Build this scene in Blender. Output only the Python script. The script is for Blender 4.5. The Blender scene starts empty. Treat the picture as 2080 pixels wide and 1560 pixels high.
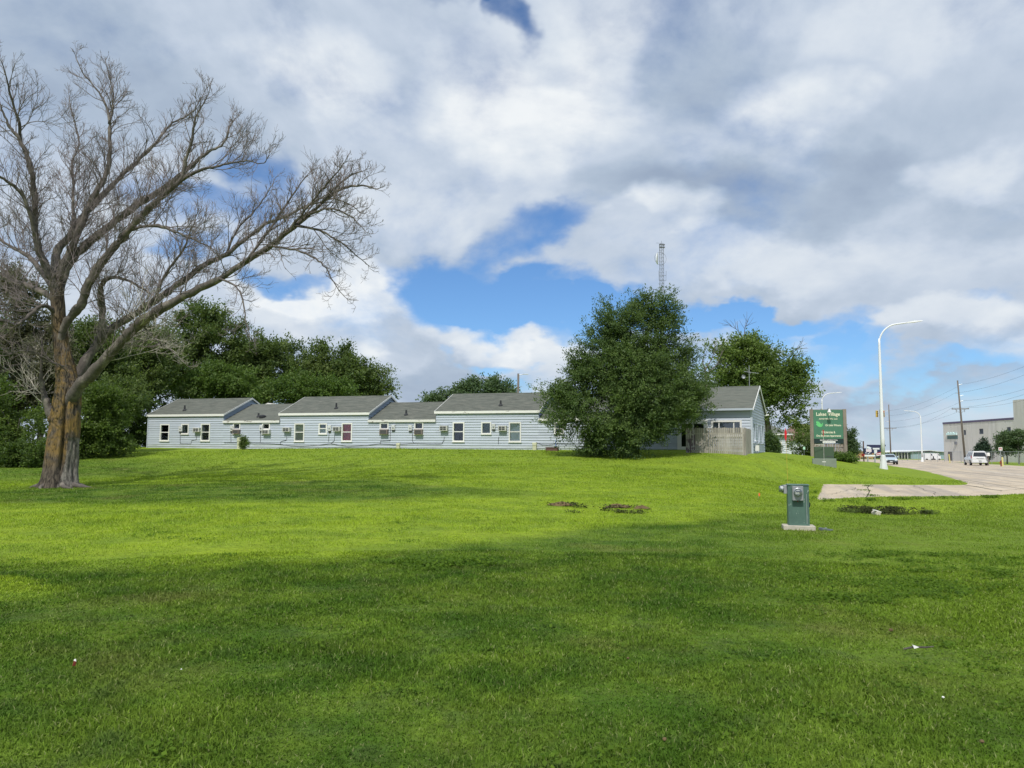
import bpy, bmesh, math, random
import numpy as np
from mathutils import Vector, Matrix
random.seed(7)
RNG = np.random.default_rng(11)
SC = bpy.context.scene
COL = SC.collection
# ------------------------------------------------------------------ camera
FPX = 1563.0
PITCH = math.atan(136 / 1563.0)
ROLL = 0.0067
EYE = np.array([0.0, 0.0, 1.65])
_F = np.array([0, math.cos(PITCH), math.sin(PITCH)])
_R0 = np.array([1.0, 0, 0]); _U0 = np.array([0, -math.sin(PITCH), math.cos(PITCH)])
_R = math.cos(ROLL) * _R0 + math.sin(ROLL) * _U0
_U = -math.sin(ROLL) * _R0 + math.cos(ROLL) * _U0
cam_d = bpy.data.cameras.new('camera'); cam = bpy.data.objects.new('camera', cam_d); COL.objects.link(cam)
cam.matrix_world = Matrix(((_R[0], _U[0], -_F[0], EYE[0]), (_R[1], _U[1], -_F[1], EYE[1]),
                           (_R[2], _U[2], -_F[2], EYE[2]), (0, 0, 0, 1)))
cam_d.sensor_fit = 'HORIZONTAL'; cam_d.sensor_width = 36; cam_d.lens = 36 * FPX / 2080
cam_d.clip_start = 0.05; cam_d.clip_end = 9000
SC.camera = cam
SC.view_settings.view_transform = 'Standard'
SC.view_settings.look = 'None'
SC.view_settings.exposure = 0.0
SC.view_settings.gamma = 1.0
SC.cycles.use_denoising = True
SC.cycles.max_bounces = 6
SC.cycles.transparent_max_bounces = 12
SC.cycles.sample_clamp_indirect = 6.0
SC.render.use_persistent_data = False

def ray(px, py):
    d = _F * FPX + _R * (px - 1040) - _U * (py - 780)
    return d
def at(px, py, dist):
    """world point seen at a photograph pixel at forward distance dist"""
    d = ray(px, py)
    return EYE + d * (dist / d[1])

# ------------------------------------------------------------------ node helper
class S:
    """a socket with arithmetic"""
    def __init__(s, nt, o): s.nt, s.o = nt, o
    def _m(s, op, b=None, c=None, clamp=False):
        n = s.nt.nodes.new('ShaderNodeMath'); n.operation = op; n.use_clamp = clamp
        s.nt.links.new(s.o, n.inputs[0])
        for i, v in ((1, b), (2, c)):
            if v is None: continue
            if isinstance(v, S): s.nt.links.new(v.o, n.inputs[i])
            else: n.inputs[i].default_value = v
        return S(s.nt, n.outputs[0])
    def __add__(s, b): return s._m('ADD', b)
    def __radd__(s, b): return s._m('ADD', b)
    def __sub__(s, b): return s._m('SUBTRACT', b)
    def __mul__(s, b): return s._m('MULTIPLY', b)
    def __rmul__(s, b): return s._m('MULTIPLY', b)
    def __truediv__(s, b): return s._m('DIVIDE', b)
    def ma(s, b, c): return s._m('MULTIPLY_ADD', b, c)
def link(nt, v, sock):
    if isinstance(v, S): nt.links.new(v.o, sock)
    elif isinstance(v, bpy.types.NodeSocket): nt.links.new(v, sock)
    else: sock.default_value = v
def nd(nt, t, **kw):
    n = nt.nodes.new(t)
    for k, v in kw.items(): setattr(n, k, v)
    return n
def noise(nt, vec, scale, detail=4, rough=.55, dist=0.0, dim='3D'):
    n = nd(nt, 'ShaderNodeTexNoise'); n.noise_dimensions = dim
    if vec is not None: link(nt, vec, n.inputs['Vector'])
    n.inputs['Scale'].default_value = scale; n.inputs['Detail'].default_value = detail
    n.inputs['Roughness'].default_value = rough; n.inputs['Distortion'].default_value = dist
    return S(nt, n.outputs['Fac'])
def maprange(nt, v, a, b, c=0.0, d=1.0, smooth=True):
    n = nd(nt, 'ShaderNodeMapRange'); n.interpolation_type = 'SMOOTHSTEP' if smooth else 'LINEAR'
    link(nt, v, n.inputs[0])
    for i, x in enumerate((a, b, c, d)): n.inputs[1 + i].default_value = x
    return S(nt, n.outputs[0])
def mixc(nt, f, a, b, mode='MIX'):
    n = nd(nt, 'ShaderNodeMix', data_type='RGBA', blend_type=mode)
    link(nt, f, n.inputs[0])
    for v, i in ((a, 6), (b, 7)):
        if isinstance(v, (tuple, list)): n.inputs[i].default_value = (*v[:3], 1)
        else: link(nt, v, n.inputs[i])
    return n.outputs[2]
def ramp(nt, v, stops):
    n = nd(nt, 'ShaderNodeValToRGB'); link(nt, v, n.inputs[0]); e = n.color_ramp.elements
    while len(e) < len(stops): e.new(0.5)
    for k, (p, c) in enumerate(stops): e[k].position = p; e[k].color = (*c, 1)
    return n.outputs[0]

# ------------------------------------------------------------------ world: Nishita sky with a broken deck of cloud
SUN_EL = math.radians(52); SUN_AZ = math.radians(197)     # clockwise from +Y: behind the camera, a little left
world = bpy.data.worlds.new('World'); SC.world = world; world.use_nodes = True
wt = world.node_tree; wt.nodes.clear()
sky = nd(wt, 'ShaderNodeTexSky', sky_type='NISHITA', sun_disc=False, sun_elevation=SUN_EL, sun_rotation=SUN_AZ,
         altitude=400, air_density=1.0, dust_density=0.6, ozone_density=2.6)
tc = nd(wt, 'ShaderNodeTexCoord')
sep = nd(wt, 'ShaderNodeSeparateXYZ'); wt.links.new(tc.outputs['Generated'], sep.inputs[0])
dx, dy, dz = (S(wt, sep.outputs[i]) for i in range(3))
az = dx._m('ARCTAN2', dy); el = dz._m('ARCSINE')
cb = nd(wt, 'ShaderNodeCombineXYZ')
zz = dz._m('MAXIMUM', 0.0) + 0.52
link(wt, dx / zz, cb.inputs[0]); link(wt, dy / zz, cb.inputs[1])
P = cb.outputs[0]
wn = nd(wt, 'ShaderNodeTexNoise'); wt.links.new(P, wn.inputs['Vector'])
wn.inputs['Scale'].default_value = 4.8; wn.inputs['Detail'].default_value = 5; wn.inputs['Roughness'].default_value = .52
wcol = nd(wt, 'ShaderNodeSeparateXYZ'); wt.links.new(wn.outputs['Color'], wcol.inputs[0])
azw = az + (S(wt, wcol.outputs[0]) - .5) * .34
elw = el + (S(wt, wcol.outputs[1]) - .5) * .20
ae = nd(wt, 'ShaderNodeCombineXYZ'); link(wt, azw, ae.inputs[0]); link(wt, elw, ae.inputs[1])
def px_ae(x, y):
    d = ray(x, y); d = d / np.linalg.norm(d)
    return math.atan2(d[0], d[1]), math.asin(d[2])
def blobs(lst):
    tot = None
    for x, y, rx, ry, w in lst:
        a0, e0 = px_ae(x, y)
        ra = abs(px_ae(x + rx, y)[0] - a0); re = abs(px_ae(x, y + ry)[1] - e0)
        v = nd(wt, 'ShaderNodeVectorMath', operation='MULTIPLY_ADD'); wt.links.new(ae.outputs[0], v.inputs[0])
        ra *= .86; re *= .86
        v.inputs[1].default_value = (1 / ra, 1 / re, 0); v.inputs[2].default_value = (-a0 / ra, -e0 / re, 0)
        q = nd(wt, 'ShaderNodeVectorMath', operation='DOT_PRODUCT')
        wt.links.new(v.outputs[0], q.inputs[0]); wt.links.new(v.outputs[0], q.inputs[1])
        g = maprange(wt, S(wt, q.outputs['Value']), 0.0, 4.6, w, 0.0)
        tot = g if tot is None else tot + g
    return tot
HOLES = [(1042, 45, 40, 66, .98), (985, 0, 62, 36, .8), (520, 330, 60, 45, .75), (400, 420, 110, 40, .8),
         (1090, 470, 120, 42, .95), (950, 600, 110, 62, 1.2), (1120, 625, 90, 42, 1.0), (1330, 640, 230, 24, 1.05),
         (1600, 648, 150, 34, 1.0), (1720, 705, 90, 34, .9), (600, 562, 50, 20, .8), (1010, 745, 60, 14, .75),
         (1880, 765, 90, 20, .55), (390, 515, 70, 20, .65), (1190, 690, 60, 34, .8), (1990, 590, 70, 14, .35),
         (1060, 790, 90, 10, .3)]
n1 = noise(wt, P, 2.5, 8, .55, 0.3)
shift = nd(wt, 'ShaderNodeVectorMath', operation='MULTIPLY'); wt.links.new(P, shift.inputs[0]); shift.inputs[1].default_value = (.965, .965, 1)
n2 = noise(wt, shift.outputs[0], 2.5, 6, .55, 0.3)
dens = (n1 - .5) * 2.3 + (noise(wt, P, 9.0, 7, .60, .2) - .5) * 1.0 + .60 - blobs(HOLES) * .92
cover = maprange(wt, dens, -0.34, 0.70)
TONES = [(640, 110, 90, 70, .38), (1010, 210, 130, 90, .34), (1210, 130, 70, 90, .30), (1040, 290, 90, 70, .2),
         (1620, 205, 110, 50, .38), (1380, 445, 60, 30, .42), (1520, 520, 200, 40, .18), (1790, 30, 90, 50, .2),
         (2040, 350, 110, 50, .34), (780, 615, 170, 40, .44), (620, 650, 70, 40, .3), (1020, 690, 100, 26, .36),
         (1950, 640, 130, 34, .34), (2040, 745, 80, 30, .36), (1600, 690, 130, 26, .34), (330, 480, 140, 90, .12),
         (1120, 745, 90, 24, .3), (800, 430, 80, 50, .2),
         (180, 140, 200, 110, -.30), (470, 230, 120, 90, -.12), (1450, 130, 130, 70, -.26), (1580, 385, 260, 55, -.34),
         (1300, 380, 140, 50, -.24), (1900, 230, 200, 90, -.14), (720, 785, 260, 34, -.30), (860, 690, 110, 34, -.12),
         (1980, 470, 130, 30, -.16), (1900, 800, 200, 30, -.18), (1650, 790, 160, 30, -.16), (850, 510, 130, 40, -.12),
         (1480, 600, 220, 18, -.14)]
tone = (n1 - n2) * 1.5 + (noise(wt, P, 6.5, 5, .55) - .5) * .10 + .50 + blobs(TONES)
ccol = ramp(wt, tone, [(0.0, (.33, .41, .54)), (0.28, (.435, .525, .65)), (0.55, (.575, .655, .77)), (0.80, (.73, .79, .86)), (1.0, (.88, .915, .94))])
bg1 = nd(wt, 'ShaderNodeBackground'); bg1.inputs[1].default_value = 0.12
skyc = mixc(wt, 1.0, sky.outputs[0], (.62, .86, 1.10), 'MULTIPLY')
wt.links.new(skyc, bg1.inputs[0])
bg2 = nd(wt, 'ShaderNodeBackground'); bg2.inputs[1].default_value = 1.0; wt.links.new(ccol, bg2.inputs[0])
ms = nd(wt, 'ShaderNodeMixShader'); link(wt, cover, ms.inputs[0])
wt.links.new(bg1.outputs[0], ms.inputs[1]); wt.links.new(bg2.outputs[0], ms.inputs[2])
wo = nd(wt, 'ShaderNodeOutputWorld'); wt.links.new(ms.outputs[0], wo.inputs[0])
world.cycles.sampling_method = 'MANUAL'; world.cycles.sample_map_resolution = 512
# sun
sd = bpy.data.lights.new('sun', 'SUN'); sd.energy = 3.4; sd.angle = math.radians(.53); sd.color = (1.0, .955, .88)
sun = bpy.data.objects.new('sun', sd); COL.objects.link(sun)
_sv = Vector((math.sin(SUN_AZ) * math.cos(SUN_EL), math.cos(SUN_AZ) * math.cos(SUN_EL), math.sin(SUN_EL)))
sun.rotation_euler = _sv.to_track_quat('Z', 'Y').to_euler(); sun.location = (-20, -30, 60)

# ------------------------------------------------------------------ tagging and mesh helpers
def tag(o, label=None, cat=None, group=None, kind=None):
    if label: o['label'] = label
    if cat: o['category'] = cat
    if group: o['group'] = group
    if kind: o['kind'] = kind
    return o
def empty(name, loc=(0, 0, 0), rz=0.0, label=None, cat=None, group=None, kind=None):
    o = bpy.data.objects.new(name, None); COL.objects.link(o); o.location = loc; o.rotation_euler = (0, 0, rz)
    o.empty_display_size = .3
    return tag(o, label, cat, group, kind)
def link_obj(name, me, mat, parent=None, loc=None):
    o = bpy.data.objects.new(name, me); COL.objects.link(o)
    if mat and not me.materials: me.materials.append(mat)
    if parent: o.parent = parent
    if loc is not None: o.location = loc
    return o
def raw_mesh(name, V, loops, starts, mat=None, tone=None, smooth=False, uv=None):
    me = bpy.data.meshes.new(name)
    V = np.asarray(V, np.float32); loops = np.asarray(loops, np.int32); starts = np.asarray(starts, np.int32)
    me.vertices.add(len(V)); me.vertices.foreach_set('co', V.ravel())
    me.loops.add(len(loops)); me.loops.foreach_set('vertex_index', loops)
    me.polygons.add(len(starts)); me.polygons.foreach_set('loop_start', starts)
    if smooth: me.polygons.foreach_set('use_smooth', np.ones(len(starts), bool))
    if tone is not None:
        a = me.attributes.new('tone', 'FLOAT', 'FACE'); a.data.foreach_set('value', np.asarray(tone, np.float32))
    me.update(calc_edges=True)
    if mat: me.materials.append(mat)
    return me
class MB:
    def __init__(s): s.v, s.f = [], []
    def add(s, vs, fs):
        b = len(s.v); s.v += [tuple(map(float, q)) for q in vs]; s.f += [tuple(b + i for i in q) for q in fs]; return s
    def box(s, x0, y0, z0, x1, y1, z1, T=None, ch=0.0):
        """box; ch = chamfer of the vertical and top edges"""
        if ch <= 0:
            vs = [(x0, y0, z0), (x1, y0, z0), (x1, y1, z0), (x0, y1, z0), (x0, y0, z1), (x1, y0, z1), (x1, y1, z1), (x0, y1, z1)]
            fs = [(0, 3, 2, 1), (4, 5, 6, 7), (0, 1, 5, 4), (1, 2, 6, 5), (2, 3, 7, 6), (3, 0, 4, 7)]
        else:
            def ring(i, z): return [(x0 + i + ch, y0 + i, z), (x1 - i - ch, y0 + i, z), (x1 - i, y0 + i + ch, z), (x1 - i, y1 - i - ch, z),
                                    (x1 - i - ch, y1 - i, z), (x0 + i + ch, y1 - i, z), (x0 + i, y1 - i - ch, z), (x0 + i, y0 + i + ch, z)]
            vs = ring(0, z0) + ring(0, z1 - ch) + ring(ch, z1)
            fs = [tuple(range(7, -1, -1)), tuple(range(16, 24))]
            for k in (0, 8):
                fs += [(k + i, k + (i + 1) % 8, k + 8 + (i + 1) % 8, k + 8 + i) for i in range(8)]
        if T is not None: vs = [tuple(T @ Vector(q)) for q in vs]
        return s.add(vs, fs)
    def prism(s, poly, h0, h1, axis='z'):
        """poly = list of 2-D points; extruded from h0 to h1 along axis"""
        def m(p, h):
            return {'z': (p[0], p[1], h), 'y': (p[0], h, p[1]), 'x': (h, p[0], p[1])}[axis]
        n = len(poly); vs = [m(p, h0) for p in poly] + [m(p, h1) for p in poly]
        fs = [tuple(range(n - 1, -1, -1)), tuple(range(n, 2 * n))] + [(i, (i + 1) % n, n + (i + 1) % n, n + i) for i in range(n)]
        return s.add(vs, fs)
    def tube(s, pts, rad, sides=8, cap=True):
        pts = [np.array(p, float) for p in pts]; n = len(pts)
        if not hasattr(rad, '__len__'): rad = [rad] * n
        t0 = pts[1] - pts[0]; t0 /= np.linalg.norm(t0) + 1e-9
        a = np.array([0, 0, 1.0]) if abs(t0[2]) < .9 else np.array([1.0, 0, 0])
        u = np.cross(t0, a); u /= np.linalg.norm(u)
        vs = []
        for i in range(n):
            t = pts[min(i + 1, n - 1)] - pts[max(i - 1, 0)]; t /= np.linalg.norm(t) + 1e-9
            u = u - t * (u @ t); u /= np.linalg.norm(u) + 1e-9; w = np.cross(t, u)
            for k in range(sides):
                q = 2 * math.pi * k / sides
                vs.append(pts[i] + rad[i] * (math.cos(q) * u + math.sin(q) * w))
        fs = []
        for i in range(n - 1):
            for k in range(sides):
                a_, b_ = i * sides + k, i * sides + (k + 1) % sides
                fs.append((a_, b_, b_ + sides, a_ + sides))
        if cap: fs += [tuple(range(sides - 1, -1, -1)), tuple(range((n - 1) * sides, n * sides))]
        return s.add(vs, fs)
    def lathe(s, prof, sides=16, c=(0, 0, 0), axis='z'):
        vs, fs = [], []
        for r, h in prof:
            for k in range(sides):
                q = 2 * math.pi * k / sides; a_, b_ = r * math.cos(q), r * math.sin(q)
                v = {'z': (a_, b_, h), 'y': (a_, h, b_), 'x': (h, a_, b_)}[axis]
                vs.append((v[0] + c[0], v[1] + c[1], v[2] + c[2]))
        for i in range(len(prof) - 1):
            for k in range(sides):
                a_, b_ = i * sides + k, i * sides + (k + 1) % sides
                fs.append((a_, b_, b_ + sides, a_ + sides))
        fs += [tuple(range(sides - 1, -1, -1)), tuple(range((len(prof) - 1) * sides, len(prof) * sides))]
        return s.add(vs, fs)
    def mesh(s, name, mat=None, smooth=False, fix=True):
        me = bpy.data.meshes.new(name); me.from_pydata(s.v, [], s.f)
        if fix and len(s.f) < 60000:
            bm = bmesh.new(); bm.from_mesh(me); bmesh.ops.recalc_face_normals(bm, faces=bm.faces[:]); bm.to_mesh(me); bm.free()
        me.update()
        if smooth:
            me.polygons.foreach_set('use_smooth', [True] * len(me.polygons))
        if mat: me.materials.append(mat)
        return me
    def build(s, name, mat, parent=None, loc=None, smooth=False):
        return link_obj(name, s.mesh(name, mat, smooth), mat, parent, loc)
def smooth_angle(o, deg=35):
    me = o.data
    me.polygons.foreach_set('use_smooth', [True] * len(me.polygons))
    bm = bmesh.new(); bm.from_mesh(me)
    for e in bm.edges:
        if len(e.link_faces) == 2 and e.calc_face_angle(0) > math.radians(deg): e.smooth = False
    bm.to_mesh(me); bm.free(); return o

# ------------------------------------------------------------------ materials
def new_mat(name):
    m = bpy.data.materials.new(name); m.use_nodes = True; nt = m.node_tree; nt.nodes.clear()
    out = nd(nt, 'ShaderNodeOutputMaterial'); b = nd(nt, 'ShaderNodeBsdfPrincipled'); nt.links.new(b.outputs[0], out.inputs[0])
    return m, nt, b, out
def MAT(name, c, rough=.6, var=.18, scale=6.0, bump=0.0, bscale=None, metal=0.0, c2=None, spotscale=None, stretch=(1, 1, 1), spec=.4, rnd=.1, spot=(.55, .7), detail=5):
    m, nt, b, out = new_mat(name)
    t = nd(nt, 'ShaderNodeTexCoord'); mp = nd(nt, 'ShaderNodeMapping'); nt.links.new(t.outputs['Object'], mp.inputs[0])
    mp.inputs['Scale'].default_value = stretch
    inf = nd(nt, 'ShaderNodeObjectInfo')
    off = nd(nt, 'ShaderNodeVectorMath', operation='ADD'); nt.links.new(mp.outputs[0], off.inputs[0])
    sc_ = nd(nt, 'ShaderNodeVectorMath', operation='SCALE'); sc_.inputs[0].default_value = (13.1, 7.7, 5.3); nt.links.new(inf.outputs['Random'], sc_.inputs['Scale'])
    nt.links.new(sc_.outputs[0], off.inputs[1]); V = off.outputs[0]
    n = noise(nt, V, scale, detail, .6)
    k = (n - .5) * (2 * var * 1.6) + 1.0 + (S(nt, inf.outputs['Random']) - .5) * (2 * rnd)
    col = nd(nt, 'ShaderNodeVectorMath', operation='SCALE'); col.inputs[0].default_value = c; link(nt, k, col.inputs['Scale'])
    cc = col.outputs[0]
    if c2 is not None:
        s2 = maprange(nt, noise(nt, V, spotscale or scale * .7, 6, .62), spot[0], spot[1])
        cc = mixc(nt, s2, cc, c2)
    nt.links.new(cc, b.inputs['Base Color'])
    b.inputs['Roughness'].default_value = rough; b.inputs['Metallic'].default_value = metal
    b.inputs['Specular IOR Level'].default_value = spec
    if bump:
        bp = nd(nt, 'ShaderNodeBump'); bp.inputs['Strength'].default_value = min(1, bump); bp.inputs['Distance'].default_value = .02
        link(nt, noise(nt, V, bscale or scale * 4, 6, .6), bp.inputs['Height']); nt.links.new(bp.outputs[0], b.inputs['Normal'])
    return m
def leaf_mat(name, dark, light, trans=.25, rough=.5, spec=.2):
    m, nt, b, out = new_mat(name)
    at_ = nd(nt, 'ShaderNodeAttribute', attribute_name='tone')
    cc = ramp(nt, S(nt, at_.outputs['Fac']), [(0, dark), (.55, tuple((a + q) / 2 for a, q in zip(dark, light))), (1, light)])
    nt.links.new(cc, b.inputs['Base Color']); b.inputs['Roughness'].default_value = rough
    b.inputs['Specular IOR Level'].default_value = spec
    tr = nd(nt, 'ShaderNodeBsdfTranslucent'); nt.links.new(mixc(nt, .6, cc, (light[0] * 1.3, light[1] * 1.5, light[2] * .7)), tr.inputs[0])
    mx = nd(nt, 'ShaderNodeMixShader'); mx.inputs[0].default_value = trans
    nt.links.new(b.outputs[0], mx.inputs[1]); nt.links.new(tr.outputs[0], mx.inputs[2]); nt.links.new(mx.outputs[0], out.inputs[0])
    return m
def glass_mat(name, tint=(.96, .97, .98), fres=.02):
    m, nt, b, out = new_mat(name)
    tr = nd(nt, 'ShaderNodeBsdfTransparent'); tr.inputs[0].default_value = (*tint, 1)
    gl = nd(nt, 'ShaderNodeBsdfGlossy'); gl.inputs['Roughness'].default_value = .03; gl.inputs[0].default_value = (.9, .95, 1, 1)
    lw = nd(nt, 'ShaderNodeFresnel'); lw.inputs[0].default_value = 1.5
    f = S(nt, lw.outputs[0]) + fres
    mx = nd(nt, 'ShaderNodeMixShader'); link(nt, f, mx.inputs[0])
    nt.links.new(tr.outputs[0], mx.inputs[1]); nt.links.new(gl.outputs[0], mx.inputs[2]); nt.links.new(mx.outputs[0], out.inputs[0])
    return m
# ------------------------------------------------------------------ terrain
CTRL = [(0, -30, .0), (-40, -10, .0), (40, -10, -.1), (0, 0, 0), (-6, 5, 0), (6, 5, 0), (0, 12, 0), (-9, 13, .02), (8, 12, -.04),
        (16, 16, -.05), (6.5, 17.5, -.07), (-14, 20, .04), (0, 20, .05), (0, 27, .25), (-17.7, 30, .13), (-34, 34, .35), (10.7, 27.4, -.03),
        (10, 33, .28), (21, 30, .05), (16.4, 41.5, .05), (24, 39, .1), (24, 50, .6), (21.4, 52, 1.36), (18.7, 46, .95), (12, 40, .62),
        (0, 38, .85), (-12, 42, .75), (-26, 46, .75), (-40, 50, .9), (-29, 60.5, 1.7), (-12, 54.5, 1.72), (5, 49.3, 1.66), (14.0, 43.8, 1.55),
        (17, 50, 1.5), (0, 45, 1.38), (8, 45, 1.42), (-20, 70, 1.75), (5, 70, 1.75), (25, 75, 1.3), (32, 75, 1.0), (-50, 70, 1.7), (-60, 40, .8),
        (28.8, 85, 1.2), (40, 75, .35), (50, 110, .2), (30, 110, .9), (0, 110, 1.4), (-60, 110, 1.6), (80, 60, .1), (80, 120, .1), (60, 20, .05), (110, 160, 0), (60, 170, .1),
        (0, 170, .8), (-80, 170, 1.0), (33, 62, .15), (37, 70, .12), (19, 33, .0)]
_cx = np.array([c[:2] for c in CTRL], float); _cz = np.array([c[2] for c in CTRL], float)
def _phi(r): return r * r * np.log(r + 1e-6)
_K = _phi(np.linalg.norm(_cx[:, None] - _cx[None], axis=2) / 20) + np.eye(len(_cx)) * .02
_A = np.block([[_K, np.c_[np.ones(len(_cx)), _cx / 20]], [np.c_[np.ones(len(_cx)), _cx / 20].T, np.zeros((3, 3))]])
_W = np.linalg.solve(_A, np.r_[_cz, 0, 0, 0])
def natural(X, Y):
    X = np.asarray(X, float); Y = np.asarray(Y, float)
    z = np.full(X.shape, _W[-3]) + _W[-2] * X / 20 + _W[-1] * Y / 20
    for (a, b), w in zip(_cx, _W[:-3]): z = z + w * _phi(np.hypot(X - a, Y - b) / 20)
    far = np.clip((np.hypot(X, Y - 60) - 90) / 60, 0, 1); far = far * far * (3 - 2 * far)
    z = z * (1 - far) + 0.1 * far
    z = z - .62 * np.exp(-(((X - 12.4) / 1.9) ** 2 + ((Y - 25.6) / 1.0) ** 2) ** 1.3)      # ditch below the apron
    z = z - .12 * np.exp(-(((X - 14.5) / 5) ** 2 + ((Y - 24.6) / 1.8) ** 2))
    return z
def zroad(X, Y):
    X = np.asarray(X, float)
    t = np.clip((X - 12) / 14, 0, 1); return -.03 + .18 * t * t * (3 - 2 * t) + 0 * np.asarray(Y, float)
def on_road(px, py):
    d = ray(px, py); z = .15
    for _ in range(12):
        P = EYE + d * ((z - EYE[2]) / d[2]); z = float(zroad(P[0], P[1]))
    return (P[0], P[1])
_left = [on_road(*q) for q in [(1640, 1018), (1652, 1015), (1656, 1006), (1660, 1002), (1663, 993), (1668, 983.5), (1760, 984), (1860, 985), (1950, 985), (1962, 983), (1950, 978), (1922, 969), (1885, 959), (1850, 952.5), (1810, 946.5), (1775, 941.2), (1748, 937.2)]]
_left[0] = on_road(1653, 1014)
_near = [on_road(*q) for q in [(2085, 1004.5), (1985, 1009), (1890, 1010), (1790, 1010.5), (1720, 1013), (1690, 1016), (1670, 1017.5)]]
PAVED = [(11.0, -40), (19.5, 18), (21.6, 27)] + _near + _left[1:] + [(66, 168), (20, 176), (-10, 180), (-10, 205), (130, 190), (112, 160), (98, 155), (80.5, 140), (69.5, 110), (60, 82), (48, 48), (34, 8), (22, -40)]
PV = np.array(PAVED, float)
def poly_sd(X, Y, PL):
    """signed distance, negative inside"""
    X = np.asarray(X, float); Y = np.asarray(Y, float); d = np.full(X.shape, 1e9); ins = np.zeros(X.shape, bool)
    for i in range(len(PL)):
        a, b = PL[i], PL[(i + 1) % len(PL)]; e = b - a
        t = np.clip(((X - a[0]) * e[0] + (Y - a[1]) * e[1]) / (e @ e + 1e-12), 0, 1)
        d = np.minimum(d, np.hypot(X - a[0] - t * e[0], Y - a[1] - t * e[1]))
        c = ((a[1] > Y) != (b[1] > Y)) & (X < (b[0] - a[0]) * (Y - a[1]) / (b[1] - a[1] + 1e-12) + a[0]); ins ^= c
    return np.where(ins, -d, d)
def gz(X, Y):
    X = np.asarray(X, float); Y = np.asarray(Y, float)
    n = natural(X, Y); sd = poly_sd(X, Y, PV); r = zroad(X, Y)
    w = np.clip(1 - sd / 3.2, 0, 1); w = w * w * (3 - 2 * w)
    inside = np.clip((-sd - .05) / .25, 0, 1)
    return n * (1 - w) + (r + .03) * w - .09 * inside
def G(x, y): return float(gz(np.array([x]), np.array([y]))[0])
def on_ground(px, py, dmax=200):
    d = ray(px, py); t = np.linspace(2, dmax, 3000) / d[1]
    P = EYE[None] + t[:, None] * d[None]; g = gz(P[:, 0], P[:, 1]); k = np.argmax(P[:, 2] < g)
    if P[k, 2] >= g[k]: k = len(t) - 1
    return P[k, 0], P[k, 1], float(g[k])

def seg(*a):
    out = []
    for i in range(0, len(a) - 2, 2): out += list(np.arange(a[i], a[i + 2], a[i + 1]))
    return np.array(out + [a[-1]])
gx = np.concatenate([-np.geomspace(60, 4000, 26)[::-1], seg(-58, 1.5, -26, .8, 8, .28, 24, .8, 60, 3, 120), np.geomspace(130, 4000, 24)])
gy = np.concatenate([-np.geomspace(12, 2000, 16)[::-1], seg(-10, 1.5, 0, .5, 20, .28, 32, .5, 58, 1.0, 80, 3, 200), np.geomspace(215, 4000, 24)])
XX, YY = np.meshgrid(gx, gy, indexing='xy')
ZZ = gz(XX, YY)
near_m = np.clip(1 - np.hypot(XX, YY) / 70, 0, 1)
def lump(X, Y, s, seed):
    r = np.random.default_rng(seed); z = 0
    for k in range(10):
        a = r.uniform(0, 6.28); f = s * r.uniform(.5, 2); z = z + np.sin(f * (X * math.cos(a) + Y * math.sin(a)) + r.uniform(0, 6.28)) / 10
    return z
ZL = lump(XX, YY, 1.1, 3) * .035 * near_m * (np.clip(poly_sd(XX, YY, PV) / 1.0, 0, 1))
ZZ = ZZ + ZL
ny, nx = XX.shape
V = np.stack([XX, YY, ZZ], -1).reshape(-1, 3)
ii = (np.arange(ny - 1)[:, None] * nx + np.arange(nx - 1)[None]).ravel()
loops = np.stack([ii, ii + 1, ii + nx + 1, ii + nx], -1).ravel()

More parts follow.
